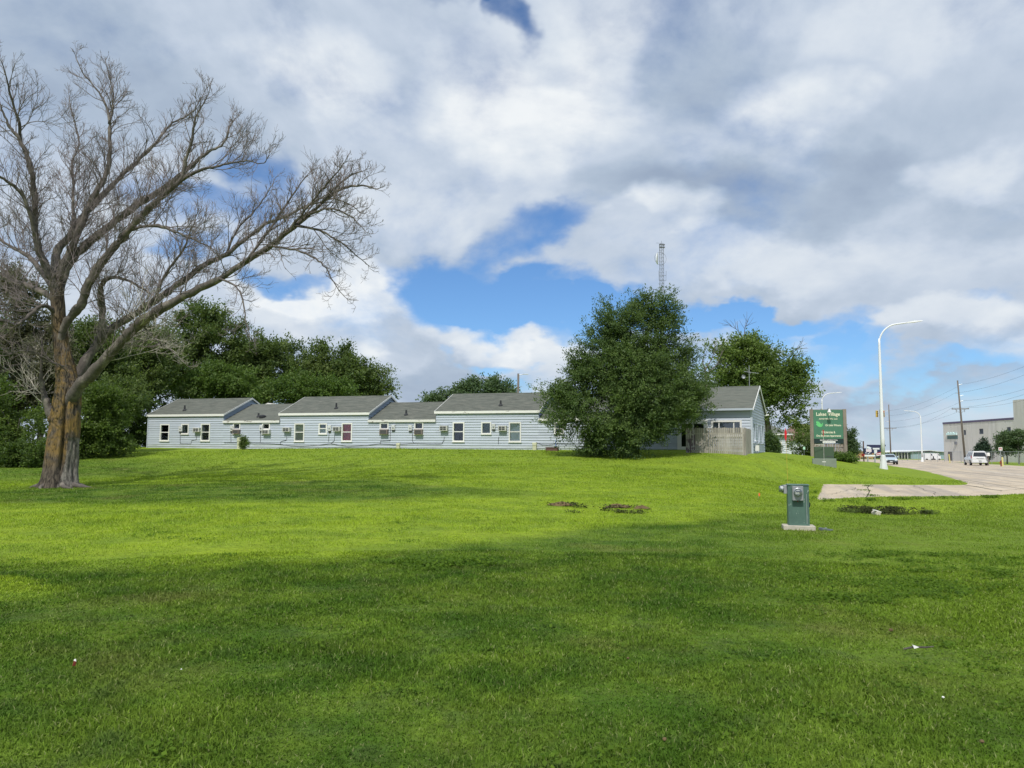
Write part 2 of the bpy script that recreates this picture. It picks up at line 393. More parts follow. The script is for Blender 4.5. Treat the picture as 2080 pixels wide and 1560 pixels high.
DXC, DYC, _ = on_ground(1800, 1043); print('ditch', DXC, DYC, on_ground(1700, 1035), on_ground(1925, 1030), on_ground(1790, 1058), on_ground(1790, 1022))
def lawn_color(nt, fine=True):
    """zones of yellower and deeper green, in world metres; shared by soil sheet and blades"""
    geo = nd(nt, 'ShaderNodeNewGeometry'); sp = nd(nt, 'ShaderNodeSeparateXYZ'); nt.links.new(geo.outputs['Position'], sp.inputs[0])
    X, Y = S(nt, sp.outputs[0]), S(nt, sp.outputs[1])
    fl = nd(nt, 'ShaderNodeCombineXYZ'); link(nt, X, fl.inputs[0]); link(nt, Y, fl.inputs[1]); Pp = fl.outputs[0]
    w1 = (noise(nt, Pp, .28, 6, .66) - .5); w2 = (noise(nt, Pp, 1.3, 5, .66) - .5)
    Xw = X + w1 * 5.0 + w2 * 1.2; Yw = Y + (noise(nt, Pp, .23, 5, .6) - .5) * 6.0 + w2 * 1.4
    # boundary where the lawn colour turns deeper green towards the camera
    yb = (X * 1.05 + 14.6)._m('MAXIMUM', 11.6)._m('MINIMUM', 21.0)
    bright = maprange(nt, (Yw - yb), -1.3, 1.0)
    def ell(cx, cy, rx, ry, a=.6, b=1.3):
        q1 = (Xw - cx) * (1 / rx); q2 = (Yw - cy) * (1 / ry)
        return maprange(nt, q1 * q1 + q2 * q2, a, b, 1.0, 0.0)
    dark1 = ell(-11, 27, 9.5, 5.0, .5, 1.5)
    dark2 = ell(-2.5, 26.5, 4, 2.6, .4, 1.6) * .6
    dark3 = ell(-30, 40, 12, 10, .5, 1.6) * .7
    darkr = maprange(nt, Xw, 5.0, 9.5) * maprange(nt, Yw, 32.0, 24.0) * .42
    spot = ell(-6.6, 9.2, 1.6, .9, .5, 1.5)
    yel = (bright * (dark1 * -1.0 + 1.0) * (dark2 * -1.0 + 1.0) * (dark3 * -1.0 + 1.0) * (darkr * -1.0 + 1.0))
    yel = yel._m('MAXIMUM', spot * .9)
    yel = yel._m('MAXIMUM', maprange(nt, Xw - Yw * .17, .6, 4.2) * maprange(nt, Yw, 24.0, 20.0) * .36)
    up = maprange(nt, Y, 26.0, 40.0)
    pat = noise(nt, Pp, .75, 6, .65)
    fin = noise(nt, Pp, 5.0, 5, .7)
    yel = (yel - maprange(nt, pat, .5, .75) * .28 - up * .22)._m('MAXIMUM', 0.0)
    stripes = S(nt, (Y * 1.0 + X * .33)._m('MULTIPLY', 2.1)._m('SINE').o)
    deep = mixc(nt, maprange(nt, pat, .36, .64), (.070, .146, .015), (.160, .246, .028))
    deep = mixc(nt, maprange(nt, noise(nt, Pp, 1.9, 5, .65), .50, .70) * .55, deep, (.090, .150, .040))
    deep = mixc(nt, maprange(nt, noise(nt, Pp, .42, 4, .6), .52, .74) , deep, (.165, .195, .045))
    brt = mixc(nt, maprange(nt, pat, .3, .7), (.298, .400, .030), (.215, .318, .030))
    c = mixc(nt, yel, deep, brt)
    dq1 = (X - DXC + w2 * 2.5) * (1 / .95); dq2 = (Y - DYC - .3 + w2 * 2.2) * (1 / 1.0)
    c = mixc(nt, maprange(nt, dq1 * dq1 + dq2 * dq2, .3, 1.6, .8, 0.0), c, (.040, .042, .018))  # ditch hollow's shade painted into the lawn colour as a dark brown ellipse
    k = (fin - .5) * 1.1 + (noise(nt, Pp, 1.1, 4, .6) - .5) * .5 + 1.0 + stripes * up * .035
    sc_ = nd(nt, 'ShaderNodeVectorMath', operation='SCALE'); nt.links.new(c, sc_.inputs[0]); link(nt, k, sc_.inputs['Scale'])
    return sc_.outputs[0], Pp
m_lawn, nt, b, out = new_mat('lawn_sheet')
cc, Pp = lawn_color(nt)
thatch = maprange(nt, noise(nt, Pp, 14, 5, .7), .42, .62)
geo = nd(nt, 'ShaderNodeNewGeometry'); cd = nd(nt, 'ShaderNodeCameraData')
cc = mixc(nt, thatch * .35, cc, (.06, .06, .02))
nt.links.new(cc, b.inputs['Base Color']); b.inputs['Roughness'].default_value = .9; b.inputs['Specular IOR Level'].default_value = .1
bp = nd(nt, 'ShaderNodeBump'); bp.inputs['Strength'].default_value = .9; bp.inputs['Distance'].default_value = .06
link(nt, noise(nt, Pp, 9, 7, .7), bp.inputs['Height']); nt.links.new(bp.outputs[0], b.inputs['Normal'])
me = raw_mesh('ground', V, loops, np.arange(0, len(loops), 4), m_lawn, smooth=True)
ground = tag(link_obj('ground', me, m_lawn), kind='structure')

# ---- grass blades, denser and finer towards the camera
def blades(n, dmin, dmax, name_seed):
    r = np.random.default_rng(name_seed)
    d = dmin + (dmax - dmin) * r.random(n) ** 1.0
    th = r.uniform(-.66, .66, n) * (1 + .25 * (dmin < 6))
    X = d * np.sin(th); Y = d * np.cos(th)
    ok = (Y > 2.2) & (poly_sd(X, Y, PV) > -.04 + .12 * r.standard_normal(n) * 1.0)
    # keep clear of buildings
    ok &= (Y + .325 * X < 51.9) & ~((np.abs(X - 10.8) < 5.2) & (Y + .445 * X > 50.2))
    ok &= np.hypot(X + 17.6, Y - 30) > .60
    dq = ((X - DXC) / .95) ** 2 + ((Y - DYC - .3) / .8) ** 2; ok &= (dq > 1) | (r.random(n) < .45)
    X, Y, d = X[ok], Y[ok], d[ok]
    return X, Y, d
# clump field
def vnoise(X, Y, f, seed):
    r = np.random.default_rng(seed); T = r.random((64, 64)); x = X * f; y = Y * f
    i = np.floor(x).astype(int); j = np.floor(y).astype(int); u = x - i; v = y - j; u = u * u * (3 - 2 * u); v = v * v * (3 - 2 * v)
    g = lambda a, c: T[(j + c) % 64, (i + a) % 64]
    return (g(0, 0) * (1 - u) + g(1, 0) * u) * (1 - v) + (g(0, 1) * (1 - u) + g(1, 1) * u) * v
LUMPF = lambda X, Y: lump(X, Y, 1.1, 3) * .035 * np.clip(1 - np.hypot(X, Y) / 70, 0, 1) * np.clip(poly_sd(X, Y, PV) / 1.0, 0, 1)
def grass_mesh():
    VV, LL, SS, TT = [], [], [], []; base = 0; lb = 0
    for (n, a, c, quad) in ((520000, 2.6, 13, True), (450000, 13, 40, False), (120000, 40, 60, False)):
        X, Y, d = blades(n, a, c, int(a * 10)); n = len(X); r = np.random.default_rng(int(c))
        Z = gz(X, Y) + LUMPF(X, Y) - .012
        h = (.022 + .022 * r.random(n)) * (.6 + .8 * vnoise(X, Y, 1.7, 5)) * (.75 + .5 * vnoise(X, Y, .4, 6)) * (1 + d / 60)
        wd = (.0015 + .0012 * r.random(n)) * (1 + d / 5.0)
        ang = r.uniform(0, 2 * np.pi, n); lean = r.uniform(.15, 1.25, n); la = r.uniform(0, 2 * np.pi, n)
        ax = np.stack([np.cos(ang), np.sin(ang), np.zeros(n)], 1)
        tip = np.stack([np.cos(la) * lean, np.sin(la) * lean, np.ones(n)], 1); tip /= np.linalg.norm(tip, axis=1)[:, None]
        B = np.stack([X, Y, Z], 1)
        tone = np.clip(.5 + .25 * r.standard_normal(n) + .3 * (r.random(n) < .03), 0, 1)
        if quad:
            mid = B + np.stack([np.zeros(n), np.zeros(n), h * .55], 1) + tip * (h * .1)[:, None]
            top = B + tip * (h * 1.15)[:, None]
            vs = np.stack([B - ax * wd[:, None], B + ax * wd[:, None], mid + ax * wd[:, None] * .8, top, mid - ax * wd[:, None] * .8], 1)
            # quad + triangle
            VV.append(vs.reshape(-1, 3)); k = base + np.arange(n)[:, None] * 5
            LL.append((k + np.array([0, 1, 2, 4, 4, 2, 3])[None]).ravel()); st = np.arange(n)[:, None] * 7 + np.array([0, 4])[None] + lb
            SS.append(st.ravel()); TT.append(np.repeat(tone, 2)); base += n * 5; lb += n * 7
        else:
            vs = np.stack([B - ax * wd[:, None], B + ax * wd[:, None], B + tip * (h * 1.1)[:, None]], 1)
            VV.append(vs.reshape(-1, 3)); k = base + np.arange(n)[:, None] * 3
            LL.append((k + np.array([0, 1, 2])[None]).ravel()); SS.append(np.arange(n) * 3 + lb); TT.append(tone); base += n * 3; lb += n * 3
    return np.concatenate(VV), np.concatenate(LL), np.concatenate(SS), np.concatenate(TT)
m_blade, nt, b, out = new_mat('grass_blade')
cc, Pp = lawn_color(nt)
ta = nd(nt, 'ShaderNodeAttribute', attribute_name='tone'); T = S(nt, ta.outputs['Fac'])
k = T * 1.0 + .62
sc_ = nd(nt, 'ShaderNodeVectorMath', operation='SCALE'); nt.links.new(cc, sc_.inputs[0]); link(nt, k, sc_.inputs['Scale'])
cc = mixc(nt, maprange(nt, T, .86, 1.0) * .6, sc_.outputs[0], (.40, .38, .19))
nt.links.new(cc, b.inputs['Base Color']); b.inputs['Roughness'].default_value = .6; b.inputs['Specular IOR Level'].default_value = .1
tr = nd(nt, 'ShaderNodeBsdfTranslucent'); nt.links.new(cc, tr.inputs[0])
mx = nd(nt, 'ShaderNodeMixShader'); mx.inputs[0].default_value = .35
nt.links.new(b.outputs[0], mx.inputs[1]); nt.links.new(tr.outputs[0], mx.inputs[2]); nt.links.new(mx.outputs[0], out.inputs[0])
gv, gl_, gs_, gt_ = grass_mesh()
tag(link_obj('lawn_grass', raw_mesh('lawn_grass', gv, gl_, gs_, m_blade, gt_), m_blade), kind='stuff', cat='grass',
    label='short mown green grass covering the whole lawn in front of the buildings')
del gv, gl_, gs_, gt_

# ------------------------------------------------------------------ road and apron
rx = seg(-12, 4, 10, .3, 28, 1.0, 80, 4, 132); ry = seg(-40, 4, 24, .3, 44, 1.2, 110, 4, 206)
RX, RY = np.meshgrid(rx, ry)
sdv = poly_sd(RX, RY, PV)
# snap the grid points just outside onto the outline so that the edge follows it
def snap_poly(X, Y, PL):
    best = np.full(X.shape, 1e9); SX, SY = X.copy(), Y.copy()
    for i in range(len(PL)):
        a, b_ = PL[i], PL[(i + 1) % len(PL)]; e = b_ - a
        t = np.clip(((X - a[0]) * e[0] + (Y - a[1]) * e[1]) / (e @ e), 0, 1); qx, qy = a[0] + t * e[0], a[1] + t * e[1]
        dd = np.hypot(X - qx, Y - qy); m = dd < best; best = np.where(m, dd, best); SX = np.where(m, qx, SX); SY = np.where(m, qy, SY)
    return SX, SY
sx, sy = snap_poly(RX, RY, PV)
out_m = sdv > 0
jag = .10 * (vnoise(RX, RY, 2.3, 9) - .5) * (np.hypot(RX - 14, RY - 30) < 9)
RXs = np.where(out_m, sx + jag, RX); RYs = np.where(out_m, sy + jag, RY)
ny2, nx2 = RX.shape
kk = (np.arange(ny2 - 1)[:, None] * nx2 + np.arange(nx2 - 1)[None])
anyin = (~out_m[:-1, :-1]) | (~out_m[1:, :-1]) | (~out_m[:-1, 1:]) | (~out_m[1:, 1:])
ks = kk[anyin]
lp = np.stack([ks, ks + 1, ks + nx2 + 1, ks + nx2], -1)
used, inv = np.unique(lp, return_inverse=True)
RZ = zroad(RXs, RYs)
Vr = np.stack([RXs, RYs, RZ], -1).reshape(-1, 3)[used]
m_road, nt, b, out = new_mat('concrete_road')
geo = nd(nt, 'ShaderNodeNewGeometry'); sp = nd(nt, 'ShaderNodeSeparateXYZ'); nt.links.new(geo.outputs['Position'], sp.inputs[0])
X, Y = S(nt, sp.outputs[0]), S(nt, sp.outputs[1])
RD = np.array([.332, .943])
across = X * .943 - Y * .332; along = X * .332 + Y * .943
cbx = nd(nt, 'ShaderNodeCombineXYZ'); link(nt, across, cbx.inputs[0]); link(nt, along * .06, cbx.inputs[1])
streak = noise(nt, cbx.outputs[0], 1.1, 5, .6)
pp = geo.outputs['Position']
base = mixc(nt, maprange(nt, noise(nt, pp, .5, 6, .65), .35, .7), (.50, .405, .285), (.62, .525, .395))
base = mixc(nt, maprange(nt, streak, .42, .62) * .7, base, (.33, .285, .245))
base = mixc(nt, maprange(nt, noise(nt, pp, 4.5, 7, .72), .56, .72) * .6, base, (.26, .215, .165))
base = mixc(nt, maprange(nt, noise(nt, pp, 1.7, 5, .7), .52, .72) * .45, base, (.40, .34, .27))
base = mixc(nt, maprange(nt, noise(nt, pp, 2.6, 3, .5, 1.2), .66, .70) * .75, base, (.10, .085, .06))
gr = noise(nt, pp, 60, 3, .7)
sc_ = nd(nt, 'ShaderNodeVectorMath', operation='SCALE'); nt.links.new(base, sc_.inputs[0]); link(nt, (gr - .5) * .5 + 1.0, sc_.inputs['Scale'])
nt.links.new(sc_.outputs[0], b.inputs['Base Color']); b.inputs['Roughness'].default_value = .85
bp = nd(nt, 'ShaderNodeBump'); bp.inputs['Strength'].default_value = .5; bp.inputs['Distance'].default_value = .01; link(nt, gr, bp.inputs['Height']); nt.links.new(bp.outputs[0], b.inputs['Normal'])
me = raw_mesh('road', Vr, inv.reshape(-1), np.arange(0, inv.size, 4), m_road)
road = tag(link_obj('road', me, m_road), kind='structure')
m_line = MAT('road_paint', (.62, .61, .58), .7, .25, 3.0, c2=(.42, .36, .28), spot=(.5, .7))
m_dark = MAT('dark_joint', (.05, .045, .035), .9)
def strip(name, pts, w, mat, dzz=.006, kind='structure', parent=None):
    """a flat ribbon lying on the pavement"""
    P_ = np.array(pts, float); res = [P_[0]]
    for a, c in zip(P_[:-1], P_[1:]):
        n = max(1, int(np.linalg.norm(c - a) / .8)); res += [a + (c - a) * (k + 1) / n for k in range(n)]
    P_ = np.array(res); T_ = np.gradient(P_, axis=0); T_ /= np.linalg.norm(T_, axis=1)[:, None] + 1e-9
    N_ = np.stack([-T_[:, 1], T_[:, 0]], 1)
    A, B = P_ + N_ * w / 2, P_ - N_ * w / 2
    m = MB(); vs = [(p[0], p[1], float(zroad(p[0], p[1])) + dzz) for p in A] + [(p[0], p[1], float(zroad(p[0], p[1])) + dzz) for p in B]
    k = len(A); m.add(vs, [(i, i + 1, k + i + 1, k + i) for i in range(k - 1)])
    return tag(m.build(name, mat, parent), kind=kind)
l0 = np.array(on_road(2110, 969)); l1 = np.array(on_road(1962, 952.6)); ld = (l1 - l0) / np.linalg.norm(l1 - l0)
strip('lane_line', [l0 - ld * 25, l1 + ld * 3], .14, m_line)
for k in range(5): strip('lane_line', [l1 + ld * (9 + k * 12), l1 + ld * (12 + k * 12)], .14, m_line)
off = np.array([.943, -.332])
for k in range(7): strip('lane_line', [l0 + off * 3.7 + ld * (k * 12 - 6), l0 + off * 3.7 + ld * (k * 12 - 3)], .12, m_line)
strip('pavement_joint', [on_road(*q) for q in [(1955, 984.5), (1985, 989), (2012, 994), (2036, 997)]], .09, m_dark)
strip('pavement_joint', [on_road(*q) for q in [(1770, 984), (1762, 990), (1766, 999), (1760, 1010)]], .04, m_dark)
def crack(p, q, seed, w=.022):
    r_ = random.Random(seed); p, q = np.array(p), np.array(q); L_ = np.linalg.norm(q - p); n_ = max(4, int(L_ / .35)); t_ = (q - p) / L_; nn_ = np.array([-t_[1], t_[0]]); o_ = 0; pts_ = []
    for i_ in range(n_ + 1):
        o_ += r_.uniform(-.09, .09); pts_.append(p + (q - p) * i_ / n_ + nn_ * o_)
    strip('pavement_crack', pts_, w, m_dark, .005)
for i_, (a_, b_) in enumerate([((1690, 988), (1860, 992)), ((1800, 996), (1990, 1000)), ((1850, 986), (1905, 1008)), ((1905, 992), (2075, 985)), ((1710, 1001), (1800, 1004)), ((1985, 975), (2078, 979)), ((1930, 972), (2000, 988)), ((1890, 962), (1960, 966)), ((2030, 998), (2078, 992)), ((1680, 1006), (1730, 990))]):
    crack(on_road(*a_), on_road(*b_), i_)
for off_ in (2.0, 6.1, 12.2, 15.8):
    q0 = np.array([19.0, 30.0]) + off * off_ ; strip('pavement_joint', [q0 + RD * 4, q0 + RD * 110], .05, m_dark, .004)
for k in range(26):
    q0 = np.array([19.0, 30.0]) + RD * (4.5 + k * 4.6)
    if q0[1] > 44: q0 = q0 + off * .9
    strip('pavement_joint', [q0 + off * (3.4 if q0[1] < 90 else 5), q0 + off * 17.0], .045, m_dark, .005)
# ------------------------------------------------------------------ building materials
m_side = MAT('blue_grey_siding', (.475, .525, .60), .55, .10, 1.6, .10, 30, c2=(.53, .55, .57), spotscale=2.6, stretch=(.35, 1, 3), spot=(.60, .74), rnd=.05)
m_side_low = MAT('weathered_siding', (.46, .50, .55), .65, .22, 2.0, .1, 30, c2=(.35, .40, .36), spotscale=2.4, stretch=(.3, 1, 3), spot=(.5, .72), rnd=.06)
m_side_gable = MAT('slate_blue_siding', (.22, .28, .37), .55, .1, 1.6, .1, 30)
m_trim = MAT('white_trim', (.80, .79, .76), .5, .05, 3)
m_trim_peel = MAT('peeling_trim', (.78, .77, .74), .6, .08, 3, c2=(.20, .17, .14), spotscale=1.7, stretch=(1, 1, 4), spot=(.60, .64))
m_roof = MAT('asphalt_shingle', (.118, .128, .108), .9, .34, 2.6, .5, 18, c2=(.165, .168, .142), spotscale=4.5, stretch=(.35, 1.6, 1.6), spot=(.45, .65))
m_found = MAT('foundation', (.42, .40, .36), .9, .2, 3)
m_glass = glass_mat('window_glass')
m_room = MAT('dark_interior', (.015, .018, .024), .9, .2, 2)
m_red = MAT('red_curtain', (.70, .035, .06), .8, .3, 5, stretch=(5, 5, .6), c2=(.75, .32, .34), spot=(.5, .7))
m_white_cur = MAT('white_blind', (.78, .84, .82), .8, .08, 2)
m_grey_cur = MAT('grey_curtain', (.20, .23, .26), .8, .25, 5, stretch=(5, 5, 1))
m_mauve = MAT('mauve_curtain', (.17, .14, .18), .8, .3, 5, stretch=(5, 5, 1))
m_tan_shade = MAT('tan_shade', (.72, .70, .60), .8, .06, 2)
m_ac = MAT('ac_casing', (.56, .56, .52), .5, .08, 4)
m_ac_brown = MAT('brown_ac_casing', (.24, .19, .17), .5, .2, 6)
m_ac_dark = MAT('ac_grille', (.07, .075, .08), .6, .2, 20)
m_meter = MAT('meter_box_grey', (.60, .61, .60), .45, .06, 3)
m_black = MAT('black_rubber', (.02, .02, .022), .6)
m_steel = MAT('galvanised_steel', (.42, .44, .46), .4, .1, 8, metal=.6)
m_vent = MAT('roof_vent_black', (.03, .032, .036), .6)
m_cream = MAT('cream_plastic', (.60, .60, .44), .55, .08, 4)

def wedge(mb, P3, u0a, u1a, u0b, u1b, z0, z1, o0=.046, o1=.004, back=.0):
    """a lapped board: bottom edge stands out more than the top; P3(u, out, z) -> local xyz"""
    vs = [P3(u0a, o0, z0), P3(u1a, o0, z0), P3(u1a, -back, z0), P3(u0a, -back, z0), P3(u0b, o1, z1), P3(u1b, o1, z1), P3(u1b, -back, z1), P3(u0b, -back, z1)]
    mb.add(vs, [(0, 1, 5, 4), (1, 2, 6, 5), (2, 3, 7, 6), (3, 0, 4, 7), (0, 3, 2, 1), (4, 5, 6, 7)])
def siding(parent, P3, xr, z0, z1, holes, mat, low=None, course=.178, jitter=0.0):
    """boards one by one; xr(z)->(u0,u1); holes = list of (u0,u1,z0,z1)"""
    z = z0; k = 0
    while z < z1 - .02:
        zt = min(z + course, z1)
        a0, a1 = xr(z); b0, b1 = xr(zt)
        if b1 - b0 < .05: b0 = b1 = (b0 + b1) / 2
        cuts = sorted([h for h in holes if h[2] < zt - .004 and h[3] > z + .004], key=lambda h: h[0])
        def emit(u0, u1, za, zb):
            if u1 - u0 < .015 or zb - za < .01: return
            f = lambda zz: .046 - .042 * (zz - z) / max(zt - z, .01)
            m = MB(); e0 = u0 <= a0 + 1e-6; e1 = u1 >= a1 - 1e-6
            wedge(m, P3, u0, u1, (b0 if e0 else u0), (b1 if e1 else u1), za, zb, f(za), f(zb))
            o = m.build('siding_board', (low if (low and z < z0 + .34) else mat), parent)
        cur = a0
        i = 0
        for h in cuts:
            emit(cur, h[0], z, zt)
            if h[2] > z + .01: emit(h[0], h[1], z, h[2])
            if h[3] < zt - .01: emit(h[0], h[1], h[3], zt)
            cur = h[1]
        emit(cur, a1, z, zt)
        z = zt; k += 1
def window(parent, P3, u0, u1, z0, z1, style='double', cur=None, cur2=None, fw=.085, depth=.075, mull=None, trim=None, wide_trim=.0):
    """outer frame rectangle; sashes, glass and what hangs behind are parts of the window"""
    tr_ = trim or m_trim
    fr = MB()
    def bx(mb, a0, a1, c0, c1, o0, o1):
        vs = [P3(a0, o1, c0), P3(a1, o1, c0), P3(a1, o0, c0), P3(a0, o0, c0), P3(a0, o1, c1), P3(a1, o1, c1), P3(a1, o0, c1), P3(a0, o0, c1)]
        mb.add(vs, [(0, 1, 5, 4), (1, 2, 6, 5), (2, 3, 7, 6), (3, 0, 4, 7), (0, 3, 2, 1), (4, 5, 6, 7)])
    bx(fr, u0, u0 + fw, z0, z1, -.10, depth); bx(fr, u1 - fw, u1, z0, z1, -.10, depth)
    bx(fr, u0 + fw, u1 - fw, z1 - fw, z1, -.10, depth); bx(fr, u0 + fw, u1 - fw, z0, z0 + fw, -.10, depth)
    w = fr.build('window', tr_, parent)
    sl = MB(); bx(sl, u0 - .03, u1 + .03, z0 - .035, z0 - .001, -.02, depth + .035); sl.build('sill', tr_, w)
    i0, i1, k0, k1 = u0 + fw, u1 - fw, z0 + fw, z1 - fw
    panes = []
    if style == 'double':
        mz = (k0 + k1) / 2 + .02
        s = MB(); bx(s, i0, i1, mz - .03, mz + .03, -.04, .02); s.build('meeting_rail', tr_, w)
        panes = [(i0, i1, k0, mz - .03, cur2 or cur), (i0, i1, mz + .03, k1, cur)]
    elif style == 'upper':
        mz = z0 + (z1 - z0) * .44
        s = MB(); bx(s, i0, i1, mz - .04, mz + .05, -.04, .03); s.build('meeting_rail', tr_, w)
        panes = [(i0, i1, mz + .05, k1, cur), (i0, i1, k0, mz - .04, cur2)]
    elif style == 'multi':
        xs = [i0] + [u0 + (u1 - u0) * q for q in mull] + [i1]
        for q in xs[1:-1]:
            s = MB(); bx(s, q - .03, q + .03, k0, k1, -.06, .03); s.build('mullion', tr_, w)
        for a, c in zip(xs[:-1], xs[1:]):
            panes.append((a + (.03 if a != i0 else 0), c - (.03 if c != i1 else 0), k0, k1, cur))
    else:
        panes = [(i0, i1, k0, k1, cur)]
    for a0, a1, c0, c1, cm in panes:
        g = MB(); bx(g, a0, a1, c0, c1, -.032, -.024); g.build('pane', m_glass, w)
        c_ = MB(); bx(c_, a0 - .02, a1 + .02, c0 - .02, c1 + .02, -.085, -.075)
        c_.build('curtain' if cm else 'interior', cm or m_room, w)
    return w

# ------------------------------------------------------------------ the long apartment row
A1 = math.radians(18); O1 = np.array([-29.06, 61.6, 0.0])
apt = empty('apartment_building', tuple(O1), -A1, 'long low pale blue apartment row with stepped grey gable roofs and many wall air conditioners', 'apartment building')
def frame_fn(O, A):
    s = np.array([math.cos(A), -math.sin(A), 0]); n = np.array([math.sin(A), math.cos(A), 0])
    def px2(px, py, off=0.0):
        d = ray(px, py); t = ((O - EYE) @ n + off) / (d @ n); P = EYE + t * d; return (P - O) @ s, P[2]
    def toW(x, y, z): return O + x * s + y * n + np.array([0, 0, z])
    return px2, toW
wp, wW = frame_fn(O1, A1)
front = lambda u, o, z: (u, -o, z)
SEC = [(0.0, 7.2, 4.33, 'u'), (7.2, 12.3, 3.80, 'l'), (12.3, 19.7, 4.33, 'u'), (19.7, 25.0, 3.79, 'l'), (25.0, 32.45, 4.36, 'u'), (32.45, 38.0, 3.80, 'l')]
BASE = 1.66; DEP = 6.6; SL = (5.76 - 4.33) / 3.35
WN = []  # windows: px rect
def wr(x0, y0, x1, y1):
    a, zt = wp(x0, y0); c, zb = wp(x1, y1); a2, _ = wp(x0, (y0 + y1) / 2); c2, _ = wp(x1, (y0 + y1) / 2)
    return a2, c2, zb, zt
specs = [((326, 861.4, 345, 896), 'double', None, None, m_trim), ((369, 861, 384.4, 882), 'single', m_grey_cur, None, m_trim), ((408.5, 860.6, 427.5, 896), 'double', m_mauve, None, m_trim),
         ((474, 859.4, 489, 881.5), 'upper', None, None, m_trim), ((533, 859.4, 549.2, 881.5), 'upper', None, None, m_trim),
         ((598.5, 860, 619, 897), 'double', m_tan_shade, None, m_trim), ((648, 860, 665, 882), 'double2', m_grey_cur, m_white_cur, m_trim), ((694.5, 859.3, 716, 897), 'double', m_red, m_red, m_trim),
         ((772, 858.6, 790, 881.5), 'upper', None, None, m_trim), ((842, 857.7, 860.6, 882.5), 'upper', None, None, m_trim), ((920, 857.5, 943.8, 897.5), 'double', None, None, m_trim),
         ((978, 857.2, 998.4, 882), 'single', m_grey_cur, None, m_trim), ((1034, 857.4, 1059, 898), 'double', m_white_cur, m_white_cur, m_trim), ((1126, 857, 1146, 881), 'upper', None, None, m_trim)]
holes = []
for (r, st, c1, c2, tm) in specs:
    u0, u1, z0, z1 = wr(*r); holes.append((u0 + .02, u1 - .02, z0 + .02, z1 - .02))
    window(apt, front, u0, u1, z0, z1, {'double2': 'double'}.get(st, st), c1, c2, trim=tm)
for i, (x0, x1, ze, kd) in enumerate(SEC):
    hs = [(max(h[0], x0), min(h[1], x1), h[2], h[3]) for h in holes if h[1] > x0 and h[0] < x1]
    siding(apt, front, lambda z, a=x0, c=x1: (a, c), BASE, ze - .04, hs, m_side, m_side_low)
    # body of the section behind the boards
    m = MB(); zr = ze + SL * 3.35
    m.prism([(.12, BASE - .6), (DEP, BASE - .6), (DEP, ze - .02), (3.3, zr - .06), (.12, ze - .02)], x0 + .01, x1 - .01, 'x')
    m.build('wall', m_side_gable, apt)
    f = MB().box(x0, -.035, BASE - .7, x1, -.0, BASE + .0); f.build('foundation', m_found, apt)
    # roof: two slabs
    oh = .12; e0 = x0 - (.10 if kd == 'u' else -.005); e1 = x1 + (.10 if kd == 'u' else -.005); th = .10
    rf = MB(); y_e = -oh; ze_ = ze - SL * (-(-oh)) * 0 - .0
    rf.prism([(y_e, ze), (3.3, ze + SL * (3.3 + oh)), (DEP + oh, ze), (DEP + oh, ze - th), (3.3, ze + SL * (3.3 + oh) - th), (y_e, ze - th)], e0, e1, 'x')
    ro = rf.build('roof', m_roof, apt)
    peel = i in (3, 4)
    MB().box(e0 + .002, -oh - .03, ze - .155, e1 - .002, -oh - .002, ze + .012).build('fascia', m_trim_peel if peel or i == 1 else m_trim, ro)
    # ridge cap shingles
    rc = MB(); zR = ze + SL * (3.3 + oh)
    rc.prism([(3.15, zR - .045), (3.3, zR + .025), (3.45, zR - .045)], e0, e1, 'x'); rc.build('ridge_cap', m_roof, ro)
    # shingle courses as raised butts
    sh = MB(); nrow = 22
    for k in range(1, nrow):
        yy = -oh + (3.3 + oh) * k / nrow; z_ = ze + SL * (yy + oh); dy_ = .02
        sh.add([(e0, yy, z_ + .013), (e1, yy, z_ + .013), (e1, yy + .16, z_ + .16 * SL + .002), (e0, yy + .16, z_ + .16 * SL + .002), (e0, yy, z_ - .01), (e1, yy, z_ - .01)],
               [(0, 1, 2, 3), (4, 5, 1, 0)])
    tag(sh.build('shingle_courses', m_roof, ro), kind='stuff')
    if kd == 'u':
        for xe, sgn in ((x1, 1), (x0, -1)):
            side = (lambda u, o, z, xe=xe, sgn=sgn: (xe + sgn * o, u if sgn > 0 else u, z))
            z0g = 3.70 if not (i == 0 and sgn < 0) else BASE
            def xr(z, ze=ze): 
                if z <= ze - .1: return (.0, DEP)
                t = (z - ze + .1) / SL; return (min(t - oh, 3.3), max(DEP - t + oh, 3.3))
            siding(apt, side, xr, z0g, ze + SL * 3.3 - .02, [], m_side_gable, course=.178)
            rk = MB()
            for (ya, yb, za, zb) in ((-oh, 3.3, ze, zR), (DEP + oh, 3.3, ze, zR)):
                xx0, xx1 = (xe + .10, xe + .125) if sgn > 0 else (xe - .125, xe - .10)
                rk.add([(xx0, ya, za - .11), (xx1, ya, za - .11), (xx1, yb, zb - .11), (xx0, yb, zb - .11), (xx0, ya, za + .02), (xx1, ya, za + .02), (xx1, yb, zb + .02), (xx0, yb, zb + .02)],
                       [(0, 3, 2, 1), (4, 5, 6, 7), (0, 1, 5, 4), (1, 2, 6, 5), (2, 3, 7, 6), (3, 0, 4, 7)])
            rk.build('rake_board', m_trim, ro)
